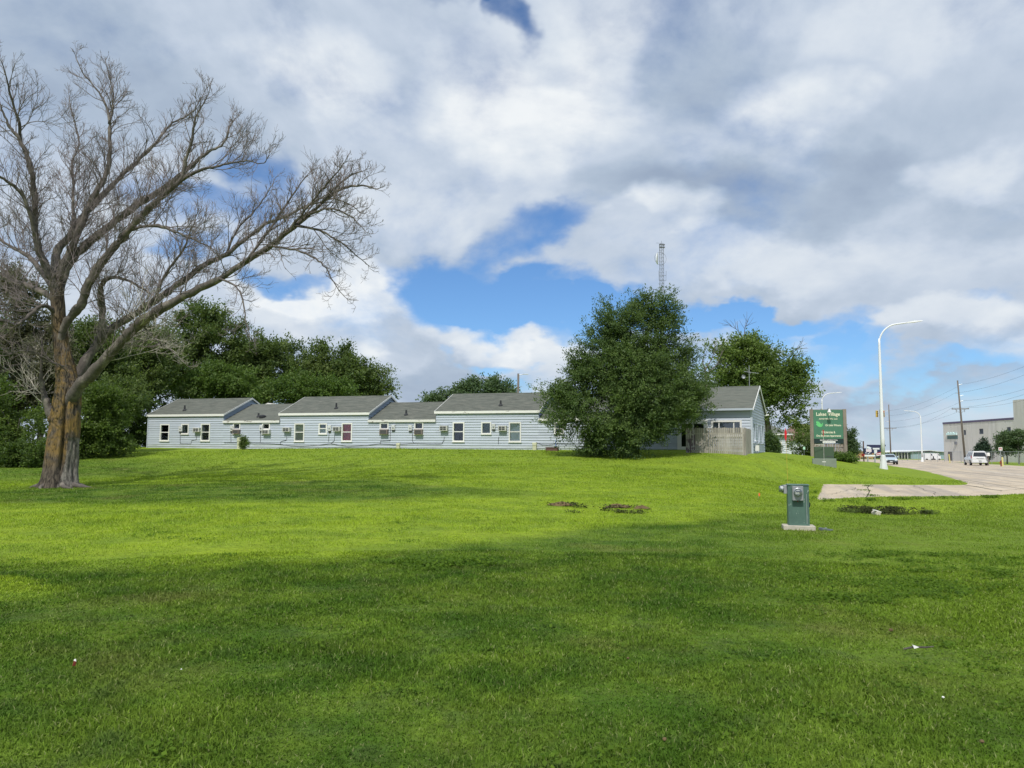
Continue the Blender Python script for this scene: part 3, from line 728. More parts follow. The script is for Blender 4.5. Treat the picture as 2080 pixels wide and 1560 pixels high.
# corner boards
for xc in (0.0,):
    MB().box(xc - .03, -.065, BASE, xc + .06, 0.0, 4.2).build('corner_board', m_side, apt)
def ac_unit(parent, r, brown=False, pp_=None, fn=front, wpx=wp):
    a, zt = wpx(r[0], r[1], -.3); c, zb = wpx(r[2], r[3], -.3)
    t = MB().box(a, -.30, zb, c, .05, zt).build('air_conditioner', m_ac_brown if brown else m_ac, parent)
    w = c - a; h = zt - zb
    g = MB(); 
    for (p, q) in ((.10, .44), (.50, .84)) if not brown else ((.1, .9),):
        for k in range(2):
            z0 = zb + h * (.14 + .38 * k); g.box(a + w * p, -.312, z0, a + w * q, -.3005, z0 + h * .30)
    g.build('grille', m_ac_dark, t)
    b_ = MB(); b_.tube([(a + .05, -.27, zb - .002), (a + .05, .0, zb - .2)], .012, 5); b_.tube([(c - .05, -.27, zb - .002), (c - .05, .0, zb - .2)], .012, 5); b_.build('bracket', m_steel, t)
    return t
for r, br in [((391.5, 868.5, 404, 877.5), 0), ((471.5, 872.5, 484, 881), 1), ((531.5, 872.5, 546, 881.5), 0), ((573.5, 868, 587.5, 877), 0), ((675.5, 866.5, 689.5, 876), 0),
              ((770.5, 872, 786, 882), 1), ((841, 872, 856.5, 882.5), 1), ((892.5, 864.5, 908, 875), 0), ((1011.5, 864.5, 1027.5, 875), 0)]:
    ac_unit(apt, r, br)
def meter_box(parent, r):
    a, zt = wp(r[0], r[1], -.14); c, zb = wp(r[2], r[3], -.14); zb2 = zb + (zt - zb) * .22
    t = MB().box(a, -.15, zb2, c, -.02, zt, ch=.01).build('meter_box', m_meter, parent)
    MB().lathe([(.05, -.19), (.06, -.165), (.06, -.15)], 10, ((a + c) / 2, 0, zb2 + (zt - zb2) * .45), 'y').build('meter_dial', m_steel, t)
    MB().box(a + .02, -.10, zb, c - .02, -.02, zb2).build('cable_cover', m_ac_dark, t)
for r in [(363, 866, 369, 879), (467, 865, 472.4, 878.5), (527, 864, 532.7, 877.5), (665.8, 864, 671.5, 878), (795, 863, 801.5, 876), (829.5, 863.5, 836, 877.5), (998.8, 860.7, 1005.5, 875)]:
    meter_box(apt, r)
def wallpath(pts, off=-.05):
    return [(wp(x, y, off)[0], off, wp(x, y, off)[1]) for x, y in pts]
for pts in [[(366, 878), (366, 901), (388, 901.5), (389, 895), (399, 892.5), (399, 886)], [(469, 878), (469, 898)], [(529, 878), (529, 899)], [(582.5, 887), (582, 894), (570.5, 897), (569, 902)],
            [(668.5, 878), (667.3, 897)], [(679.5, 885), (679, 895), (672.5, 900.5)], [(793, 867), (792.5, 895), (773, 896), (772, 902)], [(838.5, 871), (837.5, 895), (840.5, 900)],
            [(902.5, 887), (901.5, 895), (897.5, 901)], [(1013, 887), (1012.2, 902)], [(1185, 878), (1186, 896), (1178, 903)]]:
    MB().tube(wallpath(pts), .014, 5).build('conduit', m_black, apt)
cab = [(455, 899), (500, 899.5), (530, 900), (569, 902), (590, 905.5), (612, 906.5), (640, 904.5), (672, 901), (690, 904), (707, 907), (735, 905), (772, 901.5), (800, 903), (840, 900.5), (870, 901.5), (897, 901.5)]
MB().tube(wallpath(cab, -.07), .013, 5).build('sagging_cable', m_black, apt)
MB().tube(wallpath([(1088, 898), (1100, 903), (1115, 903.5), (1130, 901), (1150, 902), (1178, 903)], -.07), .013, 5).build('sagging_cable', m_black, apt)
# roof vents: seat on the front slope
def on_slope(px, py):
    d = np.array(ray(px, py)); s = np.array([math.cos(A1), -math.sin(A1), 0]); n = np.array([math.sin(A1), math.cos(A1), 0])
    best = None
    for x0, x1, ze, kd in SEC:
        # plane: z = ze + SL*(y+.12)
        ez = d[2] - SL * (d @ n); cz = EYE[2] - ze - SL * ((EYE - O1) @ n + .12)
        t = -cz / ez; P = EYE + t * d; x = (P - O1) @ s; y = (P - O1) @ n
        if x0 <= x <= x1 and -.2 <= y <= 3.3: best = (x, y, P[2])
    return best
for (px, py, hh, wide) in [(375, 834, .42, 0), (525, 847, .30, 1), (683, 830, .42, 0), (825, 843, .36, 0), (1017, 824, .36, 0)]:
    q = on_slope(px, py)
    if q:
        v = MB().lathe([(.16, -.05), (.15, .03), (.075, .12), (.06, hh)], 10, q).build('roof_vent', m_vent, apt)
        if wide: MB().lathe([(.26, -.08), (.26, .08), (.12, .16)], 12, (q[0] + .45, q[1] - .1, q[2])).build('turbine_vent', m_vent, v)

# ------------------------------------------------------------------ taller end building
A2 = math.radians(24); O2 = np.array([14.65, 47.0, 0.0]); 
office = empty('apartment_building', tuple(O2), -A2, 'taller blue gabled building behind a weathered grey privacy fence, right of the big dark elm', 'apartment building')
op, oW = frame_fn(O2, A2)
XL = -10.4; B2 = 1.5; D2 = 7.0; E2 = 4.33; SL2 = (5.98 - E2) / 3.85
h2 = []
def orr(x0, y0, x1, y1):
    a, _ = op(x0, (y0 + y1) / 2); c, _ = op(x1, (y0 + y1) / 2); return a, c, op((x0 + x1) / 2, y1)[1], op((x0 + x1) / 2, y0)[1]
m_cream_trim = MAT('cream_frame', (.55, .52, .38), .5, .05)
u0, u1, z0, z1 = orr(1316.5, 856, 1348.5, 882); window(office, front, u0, u1, z0, z1, 'multi', None, mull=[.5], trim=m_cream_trim); h2.append((u0 + .02, u1 - .02, z0 + .02, z1 - .02))
u0, u1, z0, z1 = orr(1445, 853.7, 1507, 886); window(office, front, u0, u1, z0, z1, 'multi', m_grey_cur, mull=[.255, .74], fw=.11); h2.append((u0 + .02, u1 - .02, z0 + .02, z1 - .02))
u0, u1, z0, z1 = orr(1376, 853, 1438, 915); h2.append((u0 + .02, u1 - .02, z0 + .02, z1 - .02))
door = window(office, front, u0, u1, z0, z1, 'multi', None, mull=[.52], fw=.24); door.name = 'patio_door'
siding(office, front, lambda z: (XL, 0), B2, E2 - .10, h2, m_side, None)
side2 = lambda u, o, z: (o, u, z)
gw = []
for y0_, y1_ in ((.45, 1.35), (2.75, 3.75), (4.9, 5.9)):
    window(office, side2, y0_, y1_, 2.25, 3.50, 'double', m_grey_cur, None, fw=.08, trim=m_side); gw.append((y0_ + .02, y1_ - .02, 2.27, 3.48))
def xr2(z):
    if z <= E2 - .1: return (0, D2)
    t = (z - E2 + .1) / SL2; return (min(max(0, t - .35), 3.5), max(min(D2, D2 - t + .35), 3.5))
siding(office, side2, xr2, B2, 5.85, gw, m_side, None)
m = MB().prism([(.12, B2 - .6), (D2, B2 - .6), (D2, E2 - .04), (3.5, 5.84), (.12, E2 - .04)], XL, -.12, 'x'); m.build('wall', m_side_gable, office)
oh = .36
ZR2 = E2 + SL2 * (3.5 + oh)
ro = MB().prism([(-oh, E2), (3.5, ZR2), (D2 + oh, E2), (D2 + oh, E2 - .1), (3.5, ZR2 - .1), (-oh, E2 - .1)], XL - .2, .14, 'x').build('roof', m_roof, office)
MB().box(XL - .2, -oh - .03, E2 - .11, .138, -oh - .002, E2 + .012).build('fascia', m_side, ro)
MB().box(XL - .1, -oh + .01, E2 - .115, .12, -.03, E2 - .101).build('soffit', m_side, ro)
MB().prism([(3.35, ZR2 - .045), (3.5, ZR2 + .025), (3.65, ZR2 - .045)], XL - .2, .14, 'x').build('ridge_cap', m_roof, ro)
sh = MB()
for k in range(1, 24):
    yy = -oh + (3.5 + oh) * k / 24; z_ = E2 + SL2 * (yy + oh)
    sh.add([(XL - .2, yy, z_ + .013), (.14, yy, z_ + .013), (.14, yy + .16, z_ + .16 * SL2 + .002), (XL - .2, yy + .16, z_ + .16 * SL2 + .002), (XL - .2, yy, z_ - .01), (.14, yy, z_ - .01)], [(0, 1, 2, 3), (4, 5, 1, 0)])
tag(sh.build('shingle_courses', m_roof, ro), kind='stuff')
rk = MB()
for (ya, yb) in ((-oh, 3.5), (D2 + oh, 3.5)):
    xx0, xx1 = .141, .17
    rk.add([(xx0, ya, E2 - .11), (xx1, ya, E2 - .11), (xx1, yb, ZR2 - .11), (xx0, yb, ZR2 - .11), (xx0, ya, E2 + .02), (xx1, ya, E2 + .02), (xx1, yb, ZR2 + .02), (xx0, yb, ZR2 + .02)],
           [(0, 3, 2, 1), (4, 5, 6, 7), (0, 1, 5, 4), (1, 2, 6, 5), (2, 3, 7, 6), (3, 0, 4, 7)])
rk.build('rake_board', m_trim, ro)
MB().box(-.07, -.06, B2, .06, .0, E2 - .1).build('corner_board', m_side, office)
MB().box(-.035, -.035, B2 - .5, .035, D2, B2).build('foundation', m_found, office)
gm = MB().box(.06, .9, 1.75, .30, 1.2, 2.1).build('gas_meter', m_trim, office)
MB().tube([(.18, 1.0, 1.4), (.18, 1.0, 2.35), (.04, 1.0, 2.4)], .025, 6).build('gas_pipe', m_steel, gm)
MB().tube([(.05, D2 - .1, 4.2), (.35, D2 - .1, 4.25)], .05, 6).build('wall_lamp', m_trim, office)
# rooftop aerial
ant = MB(); mast = oW(-.6, 4.3, 0); bx_, by_ = mast[0], mast[1]
ant_t = empty('tv_antenna', (bx_, by_, 5.7), 0, 'thin roof aerial with small dish on the right end of the blue roof', 'antenna')
MB().tube([(0, 0, -.3), (0, 0, 1.75)], .022, 6).build('mast', m_steel, ant_t)
ar = MB(); ar.tube([(-.35, 0, 1.35), (.62, 0, 1.22)], .018, 5); ar.tube([(-.25, .0, 1.62), (.1, 0, 1.2)], .014, 5)
for k in range(5): ar.tube([(-.2 + k * .18, -.25, 1.33 - k * .025), (-.2 + k * .18, .25, 1.33 - k * .025)], .01, 4)
ar.build('boom', m_steel, ant_t)
MB().lathe([(.02, 0.0), (.09, -.02), (.13, -.06), (.12, -.07), (.08, -.03), (.02, -.015)], 14, (-.42, -.05, .98), 'y').build('dish', m_steel, ant_t)

# ------------------------------------------------------------------ privacy fence
m_plank = MAT('weathered_plank', (.36, .335, .295), .85, .38, 3.0, .3, 16, stretch=(1, 1, .35), c2=(.27, .24, .21), spotscale=3.0, spot=(.55, .7), rnd=.16)
m_plank_st = MAT('stained_plank', (.42, .40, .38), .85, .3, 3.5, .3, 16, c2=(.16, .12, .14), spotscale=3.2, spot=(.42, .52), rnd=.1)
FY = -2.8
fx0 = op(1393, 900, FY)[0]; fx1 = op(1515, 900, FY)[0]
fence = empty('privacy_fence', tuple(oW(0, 0, 0)), -A2, 'weathered grey plank fence standing before the patio door of the blue building', 'fence')
nP = 31; wP = (fx1 - fx0) / nP
rr = random.Random(5)
for k in range(nP):
    x = fx0 + k * wP; gzv = 1.50; top = 3.08 - (.0 if k < nP - 1 else 0) + rr.uniform(-.015, .02)
    MB().box(x + .011, FY - .02, gzv - .1, x + wP - .011, FY + .0 + rr.uniform(-.003, .004), top, ch=.006).build('plank', m_plank_st if k < 5 else m_plank, fence)
nS = 20; wS = (-.25 - FY) / nS
for k in range(nS):
    y = FY + .01 + k * wS
    MB().box(fx1 - .02 + rr.uniform(-.003, .003), y + .005, 1.4, fx1 + .002, y + wS - .005, 3.06 - .002 * k + rr.uniform(-.012, .012), ch=.005).build('plank', m_plank, fence)
for zz_ in (1.85, 2.7):
    MB().box(fx0, FY + .006, zz_, fx1 - .03, FY + .05, zz_ + .09).build('rail', m_plank, fence)
for q in np.linspace(fx0 + .1, fx1 - .1, 4): MB().box(q - .045, FY + .052, 1.3, q + .045, FY + .14, 2.98).build('post', m_plank, fence)

# ------------------------------------------------------------------ small objects along the wall
def wall_at(px, py, off=-.5):
    x, z = wp(px, py, off); return wW(x, off, 0)
def ped(px, w, h, lab, mat=None, off=-.45):
    p = wall_at(px, 905, off); g0 = G(p[0], p[1])
    e = empty('utility_pedestal', (p[0], p[1], g0 - .05), -A1, lab, 'utility pedestal', 'utility pedestals along the wall')
    MB().box(-w / 2, -w / 3, 0, w / 2, w / 3, h * .72, ch=.02).build('cabinet', mat or m_cream, e)
    MB().box(-w / 2 - .02, -w / 3 - .02, h * .722, w / 2 + .02, w / 3 + .02, h + .05, ch=.03).build('cap', mat or m_cream, e)
ped(487, .34, .86, 'tall pale green utility pedestal beside the small bush against the blue wall')
ped(809, .24, .40, 'short cream utility pedestal at the wall between two brown window air conditioners', m_cream)
ped(1086, .26, .50, 'greenish utility pedestal against the wall left of the blue stake')
p = wall_at(1122, 917, -1.3)
tub = empty('planter_tub', (p[0], p[1], G(p[0], p[1])), -A1, 'low reddish brown tub lying on the grass left of the elm', 'tub')
m_tub = MAT('brown_tub', (.13, .07, .06), .7, .2, 5)
MB().box(-.40, -.2, -.05, .40, .2, .20, ch=.04).build('tub_body', m_tub, tub); MB().box(-.43, -.23, .201, .43, .23, .24, ch=.01).build('rim', m_tub, tub)
p = wall_at(1129, 915, -.8)
m_blue = MAT('blue_paint', (.05, .15, .62), .5)
st = MB().tube([(0, 0, -.1), (.0, 0, .62)], .02, 6); st.tube([(-.05, 0, .62), (.05, 0, .62)], .022, 6)
tag(st.build('blue_stake', m_blue, None, (p[0], p[1], G(p[0], p[1]))), 'thin blue stake standing by the wall above the brown tub', 'stake')
for (px, lab, tilt) in ((1347, 'leaning bare metal stake in the grass under the two-pane window', -.08), (1356, 'upright metal stake in the grass just left of the patio door', .0)):
    x, z = op(px, 915, -.7); w_ = oW(x, -.7, 0); st = MB().tube([(tilt, 0, .62), (0, 0, -.1)], .02, 6)
    tag(st.build('metal_stake', m_steel, None, (w_[0], w_[1], G(w_[0], w_[1]))), lab, 'stake', 'stakes before the end building')
# ------------------------------------------------------------------ the big bare tree
m_bark, nt, b, out = new_mat('furrowed_bark')
t_ = nd(nt, 'ShaderNodeTexCoord'); mp = nd(nt, 'ShaderNodeMapping'); nt.links.new(t_.outputs['Object'], mp.inputs[0]); mp.inputs['Scale'].default_value = (1, 1, .22)
fur = noise(nt, mp.outputs[0], 13, 8, .68, .9)
wide = noise(nt, t_.outputs['Object'], 2.4, 8, .68)
sp = nd(nt, 'ShaderNodeSeparateXYZ'); nt.links.new(t_.outputs['Object'], sp.inputs[0]); bz = S(nt, sp.outputs[2]); bx_ = S(nt, sp.outputs[0])
base = mixc(nt, maprange(nt, fur, .36, .62), (.016, .012, .009), (.135, .108, .080))
lich = maprange(nt, wide, .38, .60) * maprange(nt, bz, .55, 1.6) * maprange(nt, bz, 8.5, 3.0)
base = mixc(nt, lich * .62 * maprange(nt, fur, .35, .5), base, (.33, .20, .035))
grey = maprange(nt, bz, 1.95, 1.85) * maprange(nt, bx_ - bz * .1, .22, .27)
base = mixc(nt, grey * .85, base, mixc(nt, maprange(nt, fur, .4, .6), (.09, .08, .07), (.27, .25, .22)))
nt.links.new(base, b.inputs['Base Color']); b.inputs['Roughness'].default_value = .9
bp = nd(nt, 'ShaderNodeBump'); bp.inputs['Strength'].default_value = 1; bp.inputs['Distance'].default_value = .05; link(nt, fur, bp.inputs['Height']); nt.links.new(bp.outputs[0], b.inputs['Normal'])
m_limb = MAT('grey_limb_bark', (.104, .090, .080), .9, .5, 9, 1.0, 26, c2=(.22, .195, .165), spotscale=3.0, stretch=(1, 1, .6), spot=(.48, .66), detail=8)
m_twig = MAT('bare_twig', (.175, .145, .14), .85, .22, 2.0)
m_twig_pale = MAT('dead_pale_twig', (.42, .38, .33), .85, .15, 3.0)
TD = 30.0
T0 = np.array([at(120, 989, TD)[0], TD, 0.0]); T0[2] = G(T0[0], T0[1])
tree = empty('bare_tree', tuple(T0), 0, 'large leafless tree with orange-lichened trunk and spreading twigs on the lawn at left', 'tree')
def tp(px, py, dd=0.0): return at(px, py, TD + dd) - T0
SCL = TD / FPX
rg = np.random.default_rng(23)
def rnd3(): v = rg.standard_normal(3); return v / np.linalg.norm(v)
def catmull(P, n=5):
    P = np.array(P, float); out = []
    Q = np.vstack([2 * P[0] - P[1], P, 2 * P[-1] - P[-2]])
    for i in range(1, len(Q) - 2):
        for k in range(n):
            t = k / n; a, b_, c, d = Q[i - 1], Q[i], Q[i + 1], Q[i + 2]
            out.append(.5 * ((2 * b_) + (-a + c) * t + (2 * a - 5 * b_ + 4 * c - d) * t * t + (-a + 3 * b_ - 3 * c + d) * t ** 3))
    out.append(P[-1]); return np.array(out)
# trunk with furrows, a flare and the dark seam between its two stems
def trunk_mesh():
    cl = catmull([np.array([*tp(119, 1000)[:2], -.25]), tp(119, 989), tp(122, 950), tp(128, 900), tp(134, 850), tp(139, 800), tp(136, 760, .05), tp(124, 700, .05), tp(119, 650), tp(116, 600), tp(113, 562)], 14)
    wd = np.interp(np.linspace(0, 1, len(cl)), np.linspace(0, 1, 11), [42, 36, 31, 29, 27, 25, 20, 15, 13.5, 13, 12]) * SCL
    sides = 72; vs = []
    for i, (c, r) in enumerate(zip(cl, wd)):
        h = c[2]
        for k in range(sides):
            q = 2 * math.pi * k / sides
            qf = q                          # -pi/2 faces the camera
            seam = math.exp(-(((q - (1.5 * math.pi + .42 + .08 * math.sin(h * 1.3))) / .12) ** 2)) * .34 * max(0, min(1, (3.9 - h) / .6)) * min(1, max(.35, h / 1.0))
            step = .0
            if h < 1.9 and 1.5 * math.pi + .45 < q < 1.5 * math.pi + 1.6: step = .10
            roots = .16 * math.exp(-max(h, 0) / .30) * (.5 + .5 * math.cos(5 * q + 1.0)) + .05 * math.sin(3 * q + h)
            fv = sum(math.sin(f * q + ph + h * g) for f, ph, g in ((11, 0, 1.7), (17, 2, -2.3), (23, 1, 3.1))) * .022
            fv += .02 * math.sin(h * 9 + 5 * q) * math.sin(h * 3.7 + q * 3)
            R = r * (1 - seam - step + roots + fv)
            vs.append((c[0] + R * math.cos(q), c[1] + R * math.sin(q) * .9, c[2]))
    n = len(cl); fs = [(i * sides + k, i * sides + (k + 1) % sides, (i + 1) * sides + (k + 1) % sides, (i + 1) * sides + k) for i in range(n - 1) for k in range(sides)]
    fs.append(tuple(range((n - 1) * sides, n * sides)))
    return MB().add(vs, fs)
trunk_mesh().build('trunk', m_bark, tree, smooth=True)
# main limbs: pixel path, depth drift, half-widths in photo pixels
LIMBS = [
    ([(138, 822), (148, 805), (163, 783), (186, 760), (209, 735), (240, 700), (271, 668), (300, 645), (327, 627), (392, 593), (446, 566), (500, 530), (538, 507), (585, 470), (631, 434), (669, 399), (705, 380), (745, 378), (765, 384)], -4.5, (12.5, 11, 9.5, 7.2, 5, 2.8, .8)),
    ([(140, 815), (148, 790), (163, 752), (186, 716), (209, 683), (229, 664), (270, 640), (314, 612), (350, 586), (382, 562), (420, 535), (460, 516), (495, 488), (538, 456), (580, 440), (620, 418), (660, 402), (700, 410), (730, 430)], 3.0, (10, 9.5, 8, 6.5, 4.4, 2.4, .8)),
    ([(206, 690), (208, 650), (207, 610), (204, 585), (214, 570), (240, 563), (275, 578), (310, 600), (318, 612)], -1.2, (8, 7, 5, 3, 2, 1)),
    ([(120, 700), (128, 672), (142, 645), (163, 621), (175, 590), (186, 565), (212, 526), (242, 492), (262, 468), (285, 440), (308, 418), (340, 390), (369, 362), (377, 326), (388, 290), (392, 262), (402, 230), (423, 190)], -2.5, (8, 8.5, 8, 6.4, 4.6, 2.6, .8)),
    ([(369, 365), (395, 350), (430, 340), (461, 334), (500, 326), (530, 333), (545, 320)], -3.5, (4, 3, 2, 1.5, 1, .7)),
    ([(262, 468), (300, 458), (338, 462), (345, 466), (380, 480), (402, 490), (430, 505)], -3.0, (4, 3.5, 3, 2, 1.5, 1)),
    ([(116, 625), (121, 595), (131, 557), (150, 522), (188, 488), (235, 449), (281, 415), (335, 380), (372, 352), (405, 322), (430, 305), (455, 290), (470, 250), (480, 240)], 1.5, (8, 8, 7, 5, 2.6, .8)),
    ([(114, 610), (119, 578), (123, 545), (142, 512), (155, 480), (169, 449), (180, 420), (192, 395), (208, 370), (219, 342), (223, 311), (222, 270), (222, 240), (212, 207), (196, 180), (170, 150), (154, 118)], .8, (7.5, 7.5, 6, 4.2, 2.4, .7)),
    ([(222, 250), (230, 210), (226, 170), (216, 128)], 1.2, (3, 2, 1.2, .7)),
    ([(114, 590), (111, 560), (112, 538), (117, 508), (142, 480), (160, 452), (181, 426), (205, 400), (231, 372), (260, 345), (285, 322), (315, 292), (331, 272), (350, 250), (380, 235), (400, 215), (420, 178)], 4.5, (8, 7.5, 6, 4.2, 2.2, .7)),
    ([(140, 482), (150, 450), (148, 410), (150, 370), (146, 330), (160, 290), (150, 240), (140, 200)], 3.5, (5, 4, 3, 2, 1.4, .8)),
    ([(116, 600), (110, 575), (100, 556), (88, 530), (78, 505), (72, 478), (69, 449), (71, 395), (65, 349), (55, 315), (42, 288), (30, 270), (19, 257), (8, 230), (0, 212)], -1.5, (8, 7.4, 6.2, 4.6, 3, 1.2)),
    ([(42, 288), (38, 250), (25, 205), (14, 165), (2, 122)], -2.2, (4, 3, 2.2, 1.4, .8)),
    ([(72, 478), (60, 430), (40, 390), (15, 368), (-20, 350), (-80, 330), (-150, 300)], -3, (5, 4, 3, 2.5, 2, 1)),
    ([(108, 606), (92, 597), (75, 588), (49, 578), (23, 568), (-10, 553), (-60, 540), (-130, 510)], 1.5, (7, 6, 5, 4, 3, 1)),
    ([(110, 590), (80, 545), (50, 515), (20, 500), (-20, 470), (-90, 420), (-170, 380)], 3.5, (6, 5, 4, 3, 2, 1)),
    ([(118, 640), (90, 620), (60, 640), (30, 660), (-10, 650), (-60, 690), (-120, 700)], -3.5, (5, 4, 3, 2.5, 2, 1)),
    ([(122, 862), (108, 848), (97, 825), (88, 800), (84, 770), (84, 730), (86, 690)], -.3, (13, 11, 7, 4.5, 2.5, 1)),
    ([(265, 660), (290, 660), (306, 682), (324, 696), (350, 715), (382, 745)], -2.0, (2.4, 2, 1.6, 1.3, 1, .6)),
    ([(446, 566), (475, 578), (490, 600), (497, 640), (508, 690)], -4.0, (2, 1.8, 1.5, 1.2, .6)),
    ([(548, 500), (560, 500), (600, 508), (640, 525), (662, 545), (682, 580), (700, 602)], -5.0, (2.5, 2.2, 1.8, 1.4, .9, .6)),
    ([(150, 770), (130, 745), (108, 738), (80, 722), (50, 712), (20, 720), (-20, 728)], -1.5, (2.5, 2.2, 2, 1.6, 1.2, .8)),
    ([(585, 470), (618, 430), (650, 390), (680, 355), (700, 330)], -4.8, (2.6, 2.2, 1.7, 1.2, .6)),
    ([(631, 434), (668, 424), (708, 436), (742, 468)], -5.2, (2.4, 2, 1.4, .6)),
    ([(600, 458), (650, 468), (700, 498), (748, 540)], -3.0, (2.4, 2, 1.4, .6)),
    ([(500, 530), (548, 465), (592, 400), (628, 350)], -2.4, (2.8, 2.2, 1.6, .7)),
    ([(655, 410), (690, 372), (722, 352), (738, 346)], -3.2, (2.2, 1.8, 1.3, .6)),
    ([(314, 612), (335, 560), (372, 505), (392, 460), (402, 425)], .4, (3.2, 2.6, 2, 1.4, .6)),
    ([(460, 516), (480, 470), (520, 425), (545, 390), (560, 360)], 2.6, (2.8, 2.2, 1.7, 1.2, .6)),
]
twigs, pale = MB(), MB()
UPV = np.array([0, 0, 1.0])
def norm(v): return v / (np.linalg.norm(v) + 1e-9)
def grow(p, d, L, r, lvl, mb):
    n = (0, 7, 5, 4)[lvl]; pts = [p]; bend = rnd3() * .16; q = norm(d)
    for k in range(n):
        q = norm(q + UPV * (.10, .10, .14, .16)[lvl] + bend + rnd3() * (.0, .20, .17, .16)[lvl]); pts.append(pts[-1] + q * L / n)
    if mb is not None and lvl >= 1:
        mb.tube(pts, list(np.linspace(r, max(.0038, r * .35), n + 1)), 5 if lvl == 1 else 3, cap=False)
    if lvl >= 3: return
    nc = {1: int(3 + L * 3.4), 2: int(2 + L * 4.4)}[lvl]
    for _ in range(nc):
        t = rg.uniform(.15, 1) * n; i = min(int(t), n - 1); f = t - i
        b0 = pts[i] * (1 - f) + pts[i + 1] * f; dr = norm(pts[i + 1] - pts[i])
        side = rnd3(); side = norm(side - dr * (side @ dr)); a = rg.uniform(.45, .95)
        grow(b0, norm(dr * math.cos(a) + side * math.sin(a)), L * rg.uniform(.35, .62) * (1.15 - .4 * t / n), max(.0052, r * .46), lvl + 1, mb)
for li, (path, drift, rw) in enumerate(LIMBS):
    start = 0.0
    n = len(path)
    # the sub-limbs begin where their parent has drifted to
    st_d = {4: -1.7, 5: -1.1, 8: .55, 10: .9, 12: -.7, 13: -.9, 2: .5, 18: -1.4, 19: -2.6, 20: -3.2, 22: -3.4, 23: -3.7, 24: -3.5, 25: -2.9, 26: -3.9, 27: 1.0, 28: 1.9}.get(li, 0.0)
    ctrl = [tp(px, py, st_d + (drift - st_d) * (k / (n - 1))) for k, (px, py) in enumerate(path)]
    P_ = catmull(ctrl, 4)
    P_[0] -= norm(P_[2] - P_[0]) * (.10 if rw[0] > 6 else .03)
    P_ = P_ + np.array([rnd3() * .025 for _ in P_]) * (np.linspace(0, 1, len(P_))[:, None] > .1)
    rr_ = np.interp(np.linspace(0, 1, len(P_)), np.linspace(0, 1, len(rw)), rw) * SCL
    rr_ = rr_ * (1 + .10 * rg.standard_normal(len(rr_)) * (rr_ > .03))
    MB().tube(P_, list(rr_), 12 if rw[0] > 6 else 8).build('limb', m_limb, tree, smooth=True)
    cum = np.r_[0, np.cumsum(np.linalg.norm(np.diff(P_, axis=0), axis=1))]
    Ltot = cum[-1]; s = max(.9, Ltot * .16) if rw[0] > 5 else .3
    dense = {14: .16, 15: .16, 16: .15, 17: .42, 21: .2, 22: .13, 23: .13, 24: .14, 25: .14, 26: .13}.get(li, .19)
    while s < Ltot:
        i = min(np.searchsorted(cum, s), len(P_) - 1); dr = norm(P_[i] - P_[i - 1]); rr0 = rr_[i]
        side = rnd3(); side = norm(side - dr * (side @ dr)); side = norm(side + UPV * .35)
        a = rg.uniform(.5, 1.05); frac = s / Ltot
        L1 = rg.uniform(.7, 2.3) * (1.2 - .78 * frac) * (1.0 if rw[0] > 3 else .7)
        mbx = twigs if not (li in (17, 18) or (li == 0 and frac < .3 and rg.random() < .4)) else pale
        dd_ = norm(dr * math.cos(a) + side * math.sin(a))
        if li in (17, 21, 16) and rg.random() < .6: dd_ = norm(dd_ + np.array([-.9, 0, -.35]))
        if li in (18, 19, 20): dd_ = norm(dd_ + np.array([.3, 0, -.5]))
        grow(P_[i], dd_, L1, min(rr0 * .48, .021), 1, mbx)
        s += dense * rg.uniform(.5, 1.5)
    grow(P_[-1], norm(P_[-1] - P_[-2]), rg.uniform(.35, .6), max(rr_[-1], .010), 1, twigs)
tag(twigs.build('twigs', m_twig, tree), kind='stuff'); tag(pale.build('twigs', m_twig_pale, tree), kind='stuff')
print('twig faces', len(twigs.f), len(pale.f))
knob = MB().lathe([(.02, -.16), (.15, -.1), (.20, 0), (.14, .12), (.02, .16)], 10, tuple(tp(106, 852, -.2)), 'x').build('burl', m_bark, tree, smooth=True)

# ------------------------------------------------------------------ leafy trees
m_elm = leaf_mat('elm_leaf', (.028, .066, .030), (.160, .225, .060), .30)
m_maple = leaf_mat('maple_leaf', (.050, .100, .028), (.205, .275, .065), .33)
m_wood = leaf_mat('woodland_leaf', (.034, .070, .024), (.165, .215, .058), .32)
m_wood2 = leaf_mat('light_woodland_leaf', (.045, .090, .022), (.165, .24, .050), .32)
m_dull = leaf_mat('olive_brown_leaf', (.060, .068, .036), (.165, .165, .09), .25)
m_shrub = leaf_mat('shrub_leaf', (.034, .075, .020), (.165, .25, .05), .3)
m_under = leaf_mat('undergrowth_leaf', (.026, .056, .016), (.160, .225, .045), .30)
m_con = leaf_mat('conifer_needle', (.02, .045, .03), (.06, .10, .06), .1)
m_fartree = leaf_mat('far_leaf', (.055, .095, .050), (.13, .19, .08), .3)
def noise3(P, f, seed):
    r = np.random.default_rng(seed); z = 0
    for k in range(6):
        w = r.standard_normal(3) * f; z = z + np.sin(P @ w + r.uniform(0, 6.28))
    return z / 6
